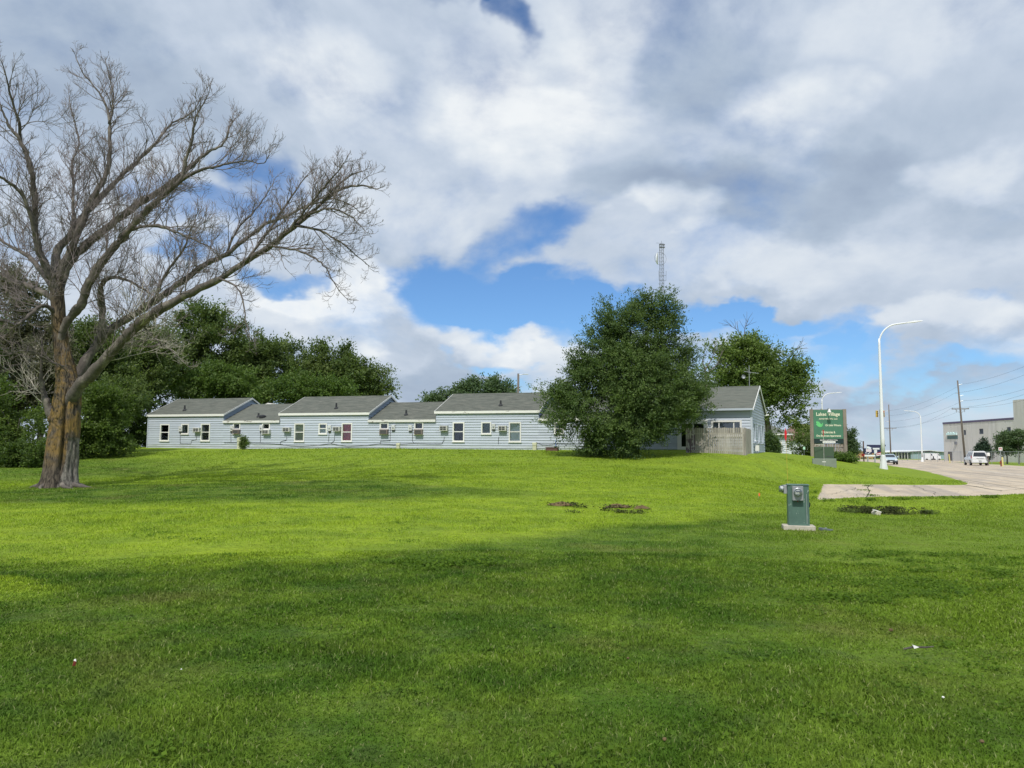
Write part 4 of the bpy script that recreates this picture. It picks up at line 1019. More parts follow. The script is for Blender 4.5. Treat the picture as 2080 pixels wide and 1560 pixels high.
def crown(lobes, nspray, per, L, leaf, seed, droop=.0, deep=.35, clump=1.1, thr=-.16, flat=.35, up=.25, aspect=.5, bough=0.0):
    """leaves along many short sprays that fan out of the crown's lobes; returns mesh arrays relative to world"""
    r = np.random.default_rng(seed); Lb = np.array(lobes, float)
    wts = (Lb[:, 3] * Lb[:, 5] + Lb[:, 3] * Lb[:, 4]); wts /= wts.sum()
    n = int(nspray * 1.9); k = r.choice(len(Lb), n, p=wts)
    u = r.standard_normal((n, 3)); u /= np.linalg.norm(u, axis=1)[:, None]
    rad = 1 - deep * r.random(n) ** 1.6
    bump = 1 + .16 * noise3(u * 3 + k[:, None], 1.6, seed + 1)
    P = Lb[k, :3] + u * Lb[k, 3:] * (rad * bump)[:, None]
    # drop what is buried deep in another lobe
    q = ((P[:, None, :] - Lb[None, :, :3]) / Lb[None, :, 3:]) ** 2; inside = (q.sum(2) < .22).sum(1)
    keep = (inside == 0) | (r.random(n) < .12)
    keep &= (noise3(P, clump, seed + 2) > thr) | (r.random(n) < .10)
    P, u = P[keep][:nspray], u[keep][:nspray]; n = len(P)
    if bough > 0:                                   # gather the sprays into flattened boughs with gaps between them
        nb = max(6, n // 22); ci = r.choice(n, nb, replace=False); C0 = P[ci]; U0 = u[ci]
        own = r.integers(0, nb, n); W_ = U0[own]
        tan = np.cross(W_, [0, 0, 1.0]) + 1e-6; tan /= np.linalg.norm(tan, axis=1)[:, None]
        sz = bough * r.uniform(.6, 1.3, nb)[own]
        Pn = C0[own] + W_ * (np.clip(r.normal(-.12, .40, n), -1.5, .6) * sz)[:, None] + tan * (r.normal(0, .55, n) * sz)[:, None]
        Pn[:, 2] += r.normal(0, .17, n) * sz - .10 * sz * (r.normal(0, 1, n) ** 2)
        mixm = r.random(n) < .80
        P = np.where(mixm[:, None], Pn, P); u = np.where(mixm[:, None], W_, u)
    D = u + r.standard_normal((n, 3)) * .45; D[:, 2] += up - droop * r.random(n); D /= np.linalg.norm(D, axis=1)[:, None]
    ln = L * r.uniform(.5, 1.35, n)
    t = r.random((n, per)); pos = P[:, None] + D[:, None] * (t * ln[:, None])[..., None]
    pos[..., 2] -= droop * .3 * t ** 2 * ln[:, None]
    pos += r.standard_normal((n, per, 3)) * (leaf * .75) * np.array([1, 1, flat + .3])
    stone = .5 + .34 * noise3(P, .9, seed + 5) + .10 * r.standard_normal(n)
    m = n * per; pos = pos.reshape(m, 3)
    a = np.repeat(D, per, 0) + r.standard_normal((m, 3)) * .7; a /= np.linalg.norm(a, axis=1)[:, None]
    nr = r.standard_normal((m, 3)) * .6 + np.array([0, -.15, 1.0]) + .5 * np.repeat(u, per, 0); b_ = np.cross(nr, a); b_ /= np.linalg.norm(b_, axis=1)[:, None] + 1e-9
    s = leaf * r.uniform(.6, 1.3, m)[:, None]
    vs = np.stack([pos - a * s * .5, pos + b_ * s * aspect * .5, pos + a * s * .5, pos - b_ * s * aspect * .5], 1).reshape(-1, 3)
    tone = np.clip(np.repeat(stone, per) + .14 * r.standard_normal(m), 0, 1)
    return vs, tone
def crown_obj(name, vs, tone, mat, parent, org):
    vs = vs - np.array(org); n = len(tone)
    return tag(link_obj(name, raw_mesh(name, vs, np.arange(4 * n), np.arange(n) * 4, mat, tone), mat, parent), kind='stuff' if False else None)
def lobe(px, py, rx, ry, dist, dd=0.0, dy=None):
    c = at(px, py, dist + dd); k = (dist + dd) / FPX
    return (c[0], c[1], c[2], rx * k, (dy if dy is not None else rx * k * .9), ry * k)
TRI = 0
def leafy(name, label, cat, dist, base_px, lobes, mat, nspray, per, L, leaf, seed, group=None, trunk_r=.25, base_xy=None, dy=None, limbs=5, m_trunk=None, forks=None, **kw):
    global TRI
    c = at(base_px, 900, dist); bx, by = (c[0], c[1]) if base_xy is None else base_xy
    z0 = G(bx, by); org = (bx, by, z0)
    e = empty(name, org, 0, label, cat, group)
    LB = [lobe(*l[:4], dist, l[4] if len(l) > 4 else 0.0, dy) for l in lobes]
    vs, tone = crown(LB, nspray, per, L, leaf, seed, **kw); TRI += len(tone) * 2
    low = vs[:, 2] < gz(vs[::4, 0], vs[::4, 1]).repeat(4)
    ok = ~low.reshape(-1, 4).any(1)
    vs = vs.reshape(-1, 4, 3)[ok].reshape(-1, 3); tone = tone[ok]
    crown_obj('crown', vs, tone, mat, e, org)
    if trunk_r > 0:
        top = np.array([LB[0][0], LB[0][1], LB[0][2]]) - np.array(org)
        rr2 = np.random.default_rng(seed)
        pts = [np.array([0, 0, -.3]), np.array([0.02, 0, .35 * top[2]]), top * np.array([.6, .6, .7]), top]
        mb = MB().tube(catmull(pts, 4), list(np.linspace(trunk_r, trunk_r * .25, 13)), 10)
        mb.build('trunk', m_trunk or m_limb, e, smooth=True)
        bm_ = MB()
        for lb in LB[1:1 + limbs]:
            q = np.array(lb[:3]) - np.array(org); s0 = top * rr2.uniform(.3, .6); s0[2] = min(s0[2], q[2] * .7)
            mid = (s0 + q) / 2 + np.array([0, 0, .3])
            bm_.tube(catmull([s0, mid, q], 4), list(np.linspace(trunk_r * .45, trunk_r * .12, 9)), 6)
        if bm_.v: bm_.build('branches', m_trunk or m_limb, e, smooth=True)
    return e, LB
# the hero elm before the building
elm, ELB = leafy('elm_tree', 'big dense dark green elm rising in front of the blue buildings', 'tree', 45.2, 1275,
    [(1300, 690, 70, 70), (1328, 636, 40, 36), (1255, 655, 38, 30, -.3), (1225, 715, 48, 46, .3), (1360, 705, 38, 42), (1278, 750, 80, 55, -1.0), (1200, 770, 45, 42), (1375, 768, 52, 42, .5), (1330, 800, 78, 52, -1.2),
     (1180, 822, 58, 36, -.5), (1135, 800, 26, 14), (1245, 838, 62, 42, -1.5), (1395, 800, 34, 34), (1384, 826, 30, 22, -.5), (1312, 845, 56, 30, -1.0), (1160, 850, 42, 20, -.6), (1230, 880, 48, 30, -.6), (1270, 895, 34, 20, -.6), (1206, 868, 36, 18, -.8), (1268, 900, 46, 22, -1.4), (1222, 898, 34, 18, -.9), (1290, 870, 40, 24, -1.8), (1322, 866, 34, 18, -1.0), (1402, 812, 22, 24, -1.0)],
    m_elm, 8200, 27, .66, .13, 41, trunk_r=.32, droop=.15, clump=1.25, thr=-.35, deep=.55, up=.30, aspect=.46, bough=.95)
# the maple behind the end building
leafy('maple_tree', 'broad light green tree towering behind the right end of the blue gabled building', 'tree', 74, 1560,
    [(1520, 740, 50, 45), (1515, 706, 30, 20), (1478, 735, 34, 28), (1560, 722, 30, 18), (1470, 775, 34, 24), (1532, 775, 56, 36), (1600, 752, 32, 20), (1615, 778, 34, 22), (1585, 800, 42, 30), (1545, 820, 40, 40), (1600, 832, 30, 24), (1570, 842, 36, 26), (1622, 835, 18, 14), (1640, 860, 12, 14), (1610, 862, 20, 10), (1445, 765, 20, 22)],
    m_maple, 2300, 24, 1.1, .26, 52, trunk_r=.35, clump=.75, thr=-.3, deep=.55, bough=1.3)
def dead(parent, org, paths, dist, r0=.05):
    mb = MB()
    for pth in paths:
        P_ = catmull([at(px, py, dist) - np.array(org) for px, py in pth], 3); mb.tube(P_, list(np.linspace(r0, .015, len(P_))), 5, cap=False)
        for i in range(3, len(P_)):
            for _ in range(2):
                q = norm(norm(P_[i] - P_[i - 1]) + rnd3() * .8); mb.tube([P_[i], P_[i] + q * .5 + rnd3() * .1, P_[i] + q * 1.1], [.022, .016, .012], 3, cap=False)
    mb.build('dead_branch', m_limb, parent)
mp_t = [o for o in COL.objects if o.name == 'maple_tree'][0]
dead(mp_t, tuple(mp_t.location), [[(1510, 690), (1500, 672), (1480, 660)], [(1512, 690), (1513, 668), (1518, 655)], [(1590, 730), (1612, 715), (1622, 706)], [(1600, 735), (1612, 728), (1618, 722)]], 74)
dbt = empty('bare_sapling', tuple(np.array([at(1440, 800, 68)[0], 68, G(at(1440, 800, 68)[0], 68)])), 0, 'slender leafless treetop showing between the dark elm and the light green tree', 'tree')
mb = MB()
mb.tube(catmull([(0, 0, 0), tuple(at(1436, 800, 68) - np.array(dbt.location)), tuple(at(1432, 745, 68) - np.array(dbt.location))], 5), list(np.linspace(.16, .07, 11)), 8); mb.build('trunk', m_limb, dbt)
dead(dbt, tuple(dbt.location), [[(1432, 752), (1428, 735), (1430, 718)], [(1433, 750), (1446, 728), (1452, 706)], [(1434, 760), (1455, 742), (1462, 728)]], 68, .06)
# woodland behind and left of the row
G1 = 'trees of the wood behind the apartment row'
leafy('woodland_tree', 'tallest tree of the wood, peaking above the left end of the grey roofs', 'tree', 80, 400, [(405, 680, 48, 50), (405, 650, 26, 30), (360, 700, 44, 44), (450, 700, 48, 44), (485, 720, 34, 32), (400, 750, 70, 44), (340, 750, 50, 40), (460, 760, 60, 36)], m_wood, 2400, 22, 1.1, .30, 61, G1, bough=1.2)
leafy('woodland_tree', 'rounded dark tree above the step between the first and second roofs', 'tree', 82, 545, [(535, 740, 48, 40), (520, 705, 28, 26), (560, 728, 26, 22), (500, 760, 50, 40), (575, 770, 50, 36)], m_wood, 1500, 22, 1.1, .30, 62, G1, bough=1.2)
leafy('woodland_tree', 'dark tree with twin crests above the middle of the second grey roof', 'tree', 84, 640, [(620, 745, 40, 36), (590, 722, 20, 18), (655, 728, 26, 24), (690, 735, 36, 30), (640, 780, 60, 36), (700, 775, 50, 36)], m_wood, 1700, 22, 1.1, .30, 63, G1, bough=1.2)
leafy('woodland_tree', 'dark tree sloping down to the wood\'s right edge beside open sky', 'tree', 86, 745, [(730, 765, 40, 38), (760, 780, 30, 30), (780, 795, 16, 18), (715, 795, 46, 28)], m_wood, 1100, 22, 1.1, .30, 64, G1, bough=1.2)
leafy('woodland_tree', 'lighter green low tree just behind the ridge of the second roof', 'tree', 74, 455, [(440, 785, 46, 30), (475, 780, 36, 26), (410, 800, 34, 24), (560, 800, 40, 20), (510, 800, 40, 24)], m_wood2, 1300, 24, .9, .26, 65, G1, bough=1.2)
leafy('woodland_tree', 'tree with light crown close behind the long low roof, below the twin-crested tree', 'tree', 76, 620, [(620, 800, 56, 28), (590, 790, 36, 24), (680, 800, 40, 20)], m_wood2, 900, 24, .9, .26, 66, G1, bough=1.2)
leafy('woodland_tree', 'tree behind the bare tree\'s lower right limb', 'tree', 70, 300, [(300, 740, 50, 46), (290, 700, 34, 30), (330, 705, 30, 26), (260, 760, 46, 40), (320, 790, 50, 34), (352, 800, 34, 24)], m_wood, 1500, 24, 1.0, .26, 67, G1, bough=1.2)
leafy('woodland_tree', 'tree of the wood seen through the fork of the bare tree', 'tree', 62, 185, [(180, 710, 44, 44), (165, 670, 26, 24), (215, 700, 30, 40), (190, 770, 60, 44), (235, 790, 44, 40)], m_wood, 1600, 24, 1.0, .24, 68, G1, bough=1.2)
leafy('woodland_tree', 'olive brown tall tree at the left picture edge behind the bare tree', 'tree', 60, 30, [(30, 620, 52, 60), (55, 575, 30, 30), (-20, 640, 60, 80), (60, 680, 50, 50), (0, 720, 70, 60), (-80, 680, 70, 90)], m_dull, 2300, 24, 1.0, .22, 69, G1, bough=1.2)
leafy('woodland_tree', 'dull tree left of the bare trunk above the dark undergrowth', 'tree', 56, 80, [(75, 760, 50, 50), (30, 780, 60, 50), (110, 720, 34, 40), (-40, 790, 70, 70)], m_dull, 1500, 24, .9, .22, 70, G1, bough=1.2)
G2 = 'undergrowth bushes along the left lawn edge'
leafy('undergrowth_bush', 'dark leafy bush left of the bare trunk at the picture edge', 'bush', 46, 30, [(40, 850, 46, 40), (0, 830, 50, 50), (70, 895, 36, 34), (20, 905, 50, 30), (-60, 860, 70, 70)], m_under, 1500, 24, .7, .17, 71, G2, trunk_r=0.06, limbs=4, bough=.75)
leafy('undergrowth_bush', 'dark bush right behind the bare trunk', 'bush', 50, 170, [(185, 850, 44, 46), (215, 830, 40, 40), (165, 890, 40, 34), (230, 880, 40, 34)], m_under, 1400, 24, .7, .17, 72, G2, trunk_r=.06, limbs=3, bough=.75)
leafy('undergrowth_bush', 'tall dark thicket touching the left end wall of the blue row', 'bush', 67, 268, [(255, 875, 34, 36), (272, 845, 30, 34), (245, 840, 34, 34), (276, 890, 20, 24)], m_under, 1300, 24, .7, .20, 73, G2, trunk_r=.06, limbs=3, dy=1.6, bough=.75)
leafy('undergrowth_bush', 'low bright green bush on the lawn edge between trunk and house', 'bush', 52, 205, [(195, 912, 26, 14), (222, 910, 18, 10)], m_wood2, 420, 22, .5, .15, 74, G2, trunk_r=.04, limbs=1, bough=.75)
leafy('undergrowth_bush', 'bush with light leaf tips at mid height right of the trunk', 'bush', 54, 225, [(250, 810, 38, 30), (215, 800, 30, 30), (265, 835, 24, 20)], m_wood, 700, 22, .7, .17, 75, G2, trunk_r=.05, limbs=2, bough=.8, base_xy=(-33.0, 60.0))
leafy('undergrowth_bush', 'low weedy bush at the foot of the dark wood beside the trunk\'s left side', 'bush', 43, 60, [(50, 925, 40, 18), (90, 920, 24, 20), (5, 930, 36, 16)], m_under, 600, 22, .5, .15, 76, G2, trunk_r=.04, limbs=1, bough=.75)
leafy('woodland_tree', 'dark tree outside the wood\'s left end, crossing the picture edge', 'tree', 52, -90, [(-110, 700, 90, 120), (-60, 820, 80, 70), (-160, 840, 80, 80)], m_wood, 1500, 22, 1.0, .25, 77, G1, bough=1.2)
# far tree, shrubs
leafy('far_tree', 'rounded distant tree above the third grey roof beside the yard light', 'tree', 118, 985, [(985, 803, 52, 30), (1015, 800, 26, 20), (955, 805, 28, 22), (905, 812, 22, 14), (872, 818, 20, 9)], m_fartree, 1000, 22, 1.2, .42, 81)
leafy('conical_shrub', 'dark clipped evergreen against the right end wall of the gabled building', 'bush', 58, 1560, [(1562, 905, 13, 22), (1572, 912, 10, 16), (1556, 912, 12, 18)], m_elm, 500, 22, .3, .13, 82, trunk_r=.05, limbs=1)
leafy('grown_shrub', 'tall loose green shrub left of the green apartment sign', 'bush', 66, 1632, [(1628, 900, 16, 24), (1640, 885, 12, 16), (1618, 905, 14, 22), (1640, 910, 12, 18)], m_wood, 800, 22, .5, .16, 83, trunk_r=.06, limbs=2)
leafy('young_tree', 'small green tree just right behind the apartment sign', 'tree', 70, 1724, [(1724, 880, 9, 10), (1722, 896, 9, 12), (1730, 908, 9, 14), (1722, 915, 9, 10)], m_fartree, 420, 20, .4, .16, 84, trunk_r=.05, limbs=2)
leafy('wall_shrub', 'small upright bush beside the pale green utility pedestal at the blue wall', 'bush', 56.5, 494, [(493, 890, 2.4, 7), (495.5, 897, 3.6, 6), (494, 904, 5, 5)], m_wood, 130, 16, .2, .10, 85, trunk_r=.02, limbs=1, dy=.25)
leafy('weedy_plant', 'thin weeds right of the small upright wall bush', 'plant', 56.2, 505, [(505, 902, 4, 5)], m_wood2, 26, 12, .2, .08, 86, trunk_r=0)
leafy('conifer', 'blue-green conical evergreen behind the white car before the concrete building', 'tree', 128, 1997, [(1997, 922, 14, 12), (1997, 910, 9, 9), (1997, 900, 4, 8)], m_con, 420, 20, .5, .25, 87, trunk_r=.1, limbs=1)
G3 = 'small trees by the concrete building'
leafy('broad_tree', 'bushy tree before the concrete building left of the last window', 'tree', 124, 2044, [(2044, 897, 15, 15), (2036, 905, 12, 12), (2054, 905, 12, 12)], m_fartree, 520, 20, .8, .28, 88, G3, trunk_r=.14, limbs=2)
leafy('broad_tree', 'open-branched tree before the concrete building at the right picture edge', 'tree', 122, 2068, [(2068, 893, 13, 14), (2078, 900, 14, 16), (2064, 906, 12, 12)], m_fartree, 420, 20, .8, .28, 89, G3, trunk_r=.14, limbs=2)
p = at(1705, 928, 51)
leafy('flower_bed', 'yellow-green leafy plants growing at the foot of the apartment sign', 'plants', 51, 1712, [(1700, 928, 12, 5), (1716, 930, 12, 5), (1730, 933, 8, 4)], m_shrub, 240, 16, .25, .12, 90, trunk_r=0, dy=.5)
print('leaf tris', TRI)
# ------------------------------------------------------------------ green meter pedestal
m_green = MAT('chalky_green_metal', (.095, .170, .138), .5, .28, 4, .05, 40, c2=(.33, .40, .36), spotscale=13, stretch=(1, 1, .5), spot=(.60, .66), metal=.0)
m_conc = MAT('pale_concrete', (.50, .46, .38), .9, .16, 8, .3, 30)
m_grey = MAT('grey_enclosure', (.36, .37, .38), .4, .1, 6, metal=.3)
m_dome = glass_mat('meter_dome', (.8, .82, .82), .10)
px0 = at(1622, 1071, 17.5); PX, PY = px0[0], 17.5; gp = G(PX, PY)
rz_p = -math.radians(24)
ped_ = empty('meter_pedestal', (PX, PY, gp), -math.radians(14), 'green metal electric meter pedestal with grey meter socket on a small concrete pad', 'meter pedestal')
MB().box(-.34, -.20, -.12, .34, .24, .10, ch=.012).build('concrete_pad', m_conc, ped_)
MB().box(-.225, -.12, .10, .225, .15, .985, ch=.008).build('cabinet', m_green, ped_)
MB().box(-.24, -.135, .986, .24, .165, 1.012, ch=.006).build('lid', m_green, ped_)
MB().box(.165, -.1235, .14, .176, -.1205, .80).build('scratched_seam', m_steel, ped_)
MB().box(-.225, -.126, .102, .225, -.1205, .13).build('base_lip', m_green, ped_)
ms_ = MB().box(-.135, -.235, .66, .095, -.121, .975, ch=.006).build('meter_socket', m_grey, ped_)
MB().lathe([(.088, -.236), (.094, -.25), (.094, -.262), (.084, -.268)], 24, (-.02, 0, .845), 'y').build('meter_ring', m_steel, ms_)
MB().lathe([(.082, -.263), (.082, -.300), (.075, -.325), (.04, -.335), (.001, -.336)], 24, (-.02, 0, .845), 'y').build('glass_dome', m_dome, ms_, smooth=True)
MB().lathe([(.078, -.264), (.078, -.272)], 24, (-.02, 0, .845), 'y').build('dial_face', m_trim, ms_)
MB().box(-.065, -.2785, .85, .035, -.273, .872).build('register', m_ac_dark, ms_)
d_ = MB().lathe([(.014, -.2785), (.014, -.273)], 10, (.022, 0, .83), 'y'); d_.build('seal', m_black, ms_)
m_redp = MAT('red_paint', (.48, .03, .03), .5)
MB().box(-.028, -.1225, .625, -.008, -.1205, .645).build('warning_label', m_redp, ped_)
sm = MB().box(-.30, -.06, .80, -.226, .10, .99, ch=.01).build('side_socket', m_grey, ped_)
MB().lathe([(.085, -.301), (.09, -.33), (.075, -.345), (.07, -.39), (.045, -.402), (.001, -.403)], 20, (0, .02, .90), 'x').build('side_meter', m_dome, sm, smooth=True)
MB().lathe([(.065, -.302), (.065, -.37)], 16, (0, .02, .90), 'x').build('meter_body', m_trim, sm)
MB().tube([(.235, .05, .62), (.26, .05, .58), (.25, .05, .5)], .012, 6).build('latch', m_black, ped_)
# handhole lid right of it
q = at(1681, 1073, 17.3); hh = empty('handhole_lid', (q[0], 17.4, G(q[0], 17.4)), .2, 'small blue-grey cover lying in the grass beside the green meter pedestal', 'cover')
MB().box(-.13, -.09, -.03, .13, .09, .045, T=Matrix.Rotation(.16, 4, 'Y'), ch=.012).build('cover_plate', MAT('blue_grey_plastic', (.12, .14, .16), .5), hh)
MB().box(-.02, -.01, .05, .02, .01, .062).build('bolt', m_steel, hh)

# ------------------------------------------------------------------ transformer, sign, markers
m_tgreen = MAT('transformer_green', (.058, .095, .058), .5, .07, 3)
m_pad = MAT('grey_green_pad', (.20, .235, .19), .8, .12, 4)
q = at(1674, 940, 46); tf = empty('pad_transformer', (q[0], 46, G(q[0], 46) - .02), -math.radians(20), 'dark green pad-mounted transformer box in front of the green apartment sign', 'transformer')
MB().box(-.66, -.45, -.5, .66, .5, .40, ch=.02).build('pad', m_pad, tf)
MB().box(-.54, -.36, .401, .54, .42, 1.10, ch=.03).build('cabinet', m_tgreen, tf)
MB().box(-.008, -.366, .43, .008, -.3605, 1.05).build('door_seam', m_ac_dark, tf)
MB().box(.12, -.372, .50, .50, -.361, .54).build('door_slot', m_ac_dark, tf)
MB().box(-.12, -.456, .19, .08, -.4505, .23).build('data_plate', m_trim, tf)
m_fib = MAT('white_fibreglass', (.74, .72, .66), .5)
mk = empty('marker_pole', (at(1672, 920, 45.6)[0], 45.5, G(at(1672, 920, 45.6)[0], 45.5)), 0, 'white marker rod with red tip standing at the dark green transformer', 'marker', None)
MB().tube([(0, 0, -.1), (0, 0, 1.75)], .008, 6).build('rod', m_fib, mk)
MB().tube([(0, 0, 1.7505), (0, 0, 2.12)], [.02, .04], 8).build('red_tip', m_redp, mk)
MB().tube([(-.50, 0, 1.25), (-.0, 0, 1.24)], .013, 5).build('cross_rod', m_fib, mk)
# orange/red flag marker nearer
q = at(1601, 985, 31); mk2 = empty('marker_pole', (q[0], 31, G(q[0], 31)), 0, 'tall thin yellow whip rod with red flag-like tip behind the green meter pedestal', 'marker')
MB().tube([(0, 0, -.1), (-.03, 0, 1.2), (-.05, 0, 2.15)], .006, 5).build('rod', MAT('yellow_rod', (.62, .42, .08), .5), mk2)
MB().prism([(-.05, 2.08), (-.10, 2.25), (-.095, 2.45), (-.06, 2.62), (-.01, 2.45), (-.015, 2.25)], -.01, .01, 'y').build('red_tip', MAT('flag_red', (.62, .02, .03), .5), mk2)

m_sgreen = MAT('sign_green', (.080, .215, .135), .45, .10, 2)
m_scream = MAT('sign_cream', (.78, .75, .58), .5, .03)
m_sblack = MAT('sign_black_green', (.015, .035, .035), .5)
m_swood = MAT('sign_wood', (.30, .26, .21), .85, .3, 3, .4, 14, stretch=(1, 1, .4), c2=(.20, .16, .14), spot=(.5, .65), rnd=.15)
m_duck = MAT('light_green_paint', (.16, .62, .22), .5)
SD = 52.0; sc0 = at(1684, 930, SD); sgz = sc0[2] - .1
sign = empty('apartment_sign', (sc0[0], SD, sgz), -math.radians(12), 'tall green Lakes Village Apartments sign on a grey wooden frame', 'sign')
K = SD / FPX
def sx_(px): return (px - 1684) * K * .97
def sz_(py): return (930 - py) * K + .1
for (a, c) in ((1648, 1654.8), (1713.2, 1720)): MB().box(sx_(a), -.09, -.5, sx_(c), .09, sz_(831.5), ch=.01).build('post', m_swood, sign)
MB().box(sx_(1655), -.04, sz_(901), sx_(1713), .03, sz_(832)).build('backboard', m_swood, sign)
MB().box(sx_(1655), -.075, sz_(891.5), sx_(1713), -.041, sz_(833), ch=.004).build('green_panel', m_sgreen, sign)
MB().box(sx_(1655), -.075, sz_(901), sx_(1713), -.041, sz_(892.2)).build('black_panel', m_sblack, sign)
MB().box(sx_(1672), -.084, sz_(900.3), sx_(1697), -.0755, sz_(896.4)).build('white_plate', m_trim, sign)
rr = random.Random(3)
for k in range(11):
    a = 1655 + k * 5.27; MB().box(sx_(a) + .012, -.03 + rr.uniform(-.006, .006), -.35, sx_(a + 5.27) - .012, .0, sz_(901.6)).build('board', m_swood, sign)
for zz_ in (.18, .5, .8): MB().box(sx_(1655), -.06, zz_, sx_(1713), -.036, zz_ + .05).build('batten', m_swood, sign)
def text(name, s, x, z, h, mat, parent, y=-.0765, w=None, bold=0.0, align='CENTER', rot=None, depth=.004):
    cu = bpy.data.curves.new(name, 'FONT'); cu.body = s; cu.size = 1; cu.align_x = align; cu.extrude = depth; cu.offset = bold
    o = bpy.data.objects.new(name, cu); COL.objects.link(o); bpy.context.view_layer.update()
    me = bpy.data.meshes.new_from_object(o.evaluated_get(bpy.context.evaluated_depsgraph_get())); bpy.data.objects.remove(o); bpy.data.curves.remove(cu)
    co = np.zeros(len(me.vertices) * 3); me.vertices.foreach_get('co', co); co = co.reshape(-1, 3)
    mn, mx_ = co.min(0), co.max(0); kz = h / (mx_[1] - mn[1]); kx = (w / (mx_[0] - mn[0])) if w else kz
    out_ = np.stack([(co[:, 0] - (mn[0] + mx_[0]) / 2) * kx, co[:, 2] * -1.0, (co[:, 1] - mn[1]) * kz], 1)
    me.vertices.foreach_set('co', out_.ravel()); me.update(); me.materials.clear(); me.materials.append(mat)
    q_ = bpy.data.objects.new(name, me); COL.objects.link(q_); q_.parent = parent; q_.location = (x, y, z)
    if rot: q_.rotation_euler = rot
    return q_
text('lettering', 'Lakes Village', sx_(1684), sz_(847.2), .30, m_scream, sign, w=1.50, bold=.018, y=-.081)
text('lettering', 'APARTMENTS, LLC', sx_(1684), sz_(853.4), .12, m_scream, sign, w=1.2, bold=.02, y=-.081)
text('lettering', 'On Lake Winona', sx_(1693.5), sz_(866), .13, m_scream, sign, w=1.0, bold=.02, y=-.081)
text('lettering', 'Efficiencies &', sx_(1684), sz_(880.6), .16, m_scream, sign, w=.86, bold=.02, y=-.081)
text('lettering', 'One Bedroom Apartments', sx_(1684), sz_(888.6), .17, m_scream, sign, w=1.56, bold=.02, y=-.081)
text('lettering', 'RENTAL INFORMATION', sx_(1684), sz_(895.7), .085, m_trim, sign, w=1.10, bold=.02, y=-.081)
for a, c in ((1673.5, 1679), (1680.5, 1687), (1688.5, 1695.5)): MB().box(sx_(a), -.088, sz_(899.2), sx_(c), -.085, sz_(897.8)).build('faded_digits', m_meter, sign)
duck = [(1660, 856.5), (1662.5, 856), (1666, 857.5), (1668.5, 860.5), (1670, 862.5), (1671.3, 862), (1671.6, 860), (1673.2, 859.4), (1674.2, 860.2), (1673, 860.9), (1673.2, 863), (1672.6, 865.5), (1670.5, 867.5), (1667, 868), (1663.5, 866.6), (1660.8, 864), (1659.2, 861.6), (1661.5, 861.8), (1660.2, 859.6)]
MB().prism([(sx_(a), sz_(c)) for a, c in duck], -.086, -.0765, 'y').build('bird_emblem', m_duck, sign)
sl_ = MB(); sl_.tube([(0, .0, sz_(833)), (0, -.2, sz_(829.5)), (0, -.52, sz_(831.5))], .02, 6); sl_.build('lamp_arm', m_steel, sign)
MB().lathe([(.03, sz_(831.5)), (.06, sz_(833.5)), (.13, sz_(838.5)), (.11, sz_(838.8))], 14, (0, -.55, 0)).build('spotlight', m_trim, sign)
q = at(1633, 905, 62); tg = empty('tag_stake', (q[0], 62, G(q[0], 62)), 0, 'pale green tag on a stake in front of the loose shrub', 'sign')
MB().tube([(0, 0, -.1), (0, 0, 1.0)], .012, 5).build('stake', m_steel, tg); MB().box(-.08, -.03, .72, .08, -.014, .93).build('tag_plate', MAT('mint', (.45, .72, .55), .5), tg)

# ------------------------------------------------------------------ street lights
m_white = MAT('white_pole_paint', (.74, .76, .78), .4, .04, 2)
def lamp(base, H, arm, dirv, lab, r0=.13, flare=True, grp='tall white curved street lights'):
    x, y = base; z = G(x, y) if poly_sd(np.array([x]), np.array([y]), PV)[0] > 0 else float(zroad(x, y))
    e = empty('street_light', (x, y, z), 0, lab, 'street light', grp)
    d = np.array([dirv[0], dirv[1], 0]); d = d / np.linalg.norm(d)
    pts = [np.array([0, 0, 0.9 if flare else 0]), np.array([0, 0, H * .45]), np.array([0, 0, H - 1.35])]
    for a in np.linspace(0, 1, 9)[1:]:
        q_ = a * math.pi / 2 * .93; pts.append(np.array([0, 0, H - 1.35]) + d * (arm * .52 * (1 - math.cos(q_))) + np.array([0, 0, 1.28 * math.sin(q_)]))
    pts.append(pts[-1] + d * arm * .28 + np.array([0, 0, .07]))
    n = len(pts); P_ = catmull(pts, 3)
    hh_ = P_[:, 2]; rad = [r0 * (1 - .55 * min(1, h_ / H)) * (1 if h_ < H - 1.2 else .82) for h_ in hh_]
    MB().tube(P_, rad, 12).build('pole', m_white, e, smooth=True)
    if flare: smooth_angle(MB().lathe([(.27, -.3), (.27, 0.02), (.225, .25), (.145, .80), (.12, .95), (.09, .98)], 8).build('base_skirt', m_white, e))
    tip = P_[-1]; t_ = norm(P_[-1] - P_[-2])
    hd = MB(); w_ = np.cross(t_, UPV); 
    for s0, s1, ww, hh2 in ((0, .95, .12, .055),):
        a0, a1 = tip + t_ * s0, tip + t_ * s1
        vs = [a0 - w_ * .06 - UPV * .02, a0 + w_ * .06 - UPV * .02, a0 + w_ * .06 + UPV * .05, a0 - w_ * .06 + UPV * .05,
              (a0 + a1) / 2 - w_ * .15 - UPV * .05, (a0 + a1) / 2 + w_ * .15 - UPV * .05, (a0 + a1) / 2 + w_ * .13 + UPV * .06, (a0 + a1) / 2 - w_ * .13 + UPV * .06,
              a1 - w_ * .10 - UPV * .02, a1 + w_ * .10 - UPV * .02, a1 + w_ * .09 + UPV * .02, a1 - w_ * .09 + UPV * .02]
        fs = []
        for k in (0, 4): fs += [(k + i, k + (i + 1) % 4, k + 4 + (i + 1) % 4, k + 4 + i) for i in range(4)]
        hd.add(vs, fs + [(0, 1, 2, 3), (8, 9, 10, 11)])
    hd.build('lamp_head', m_white, e)
    return e
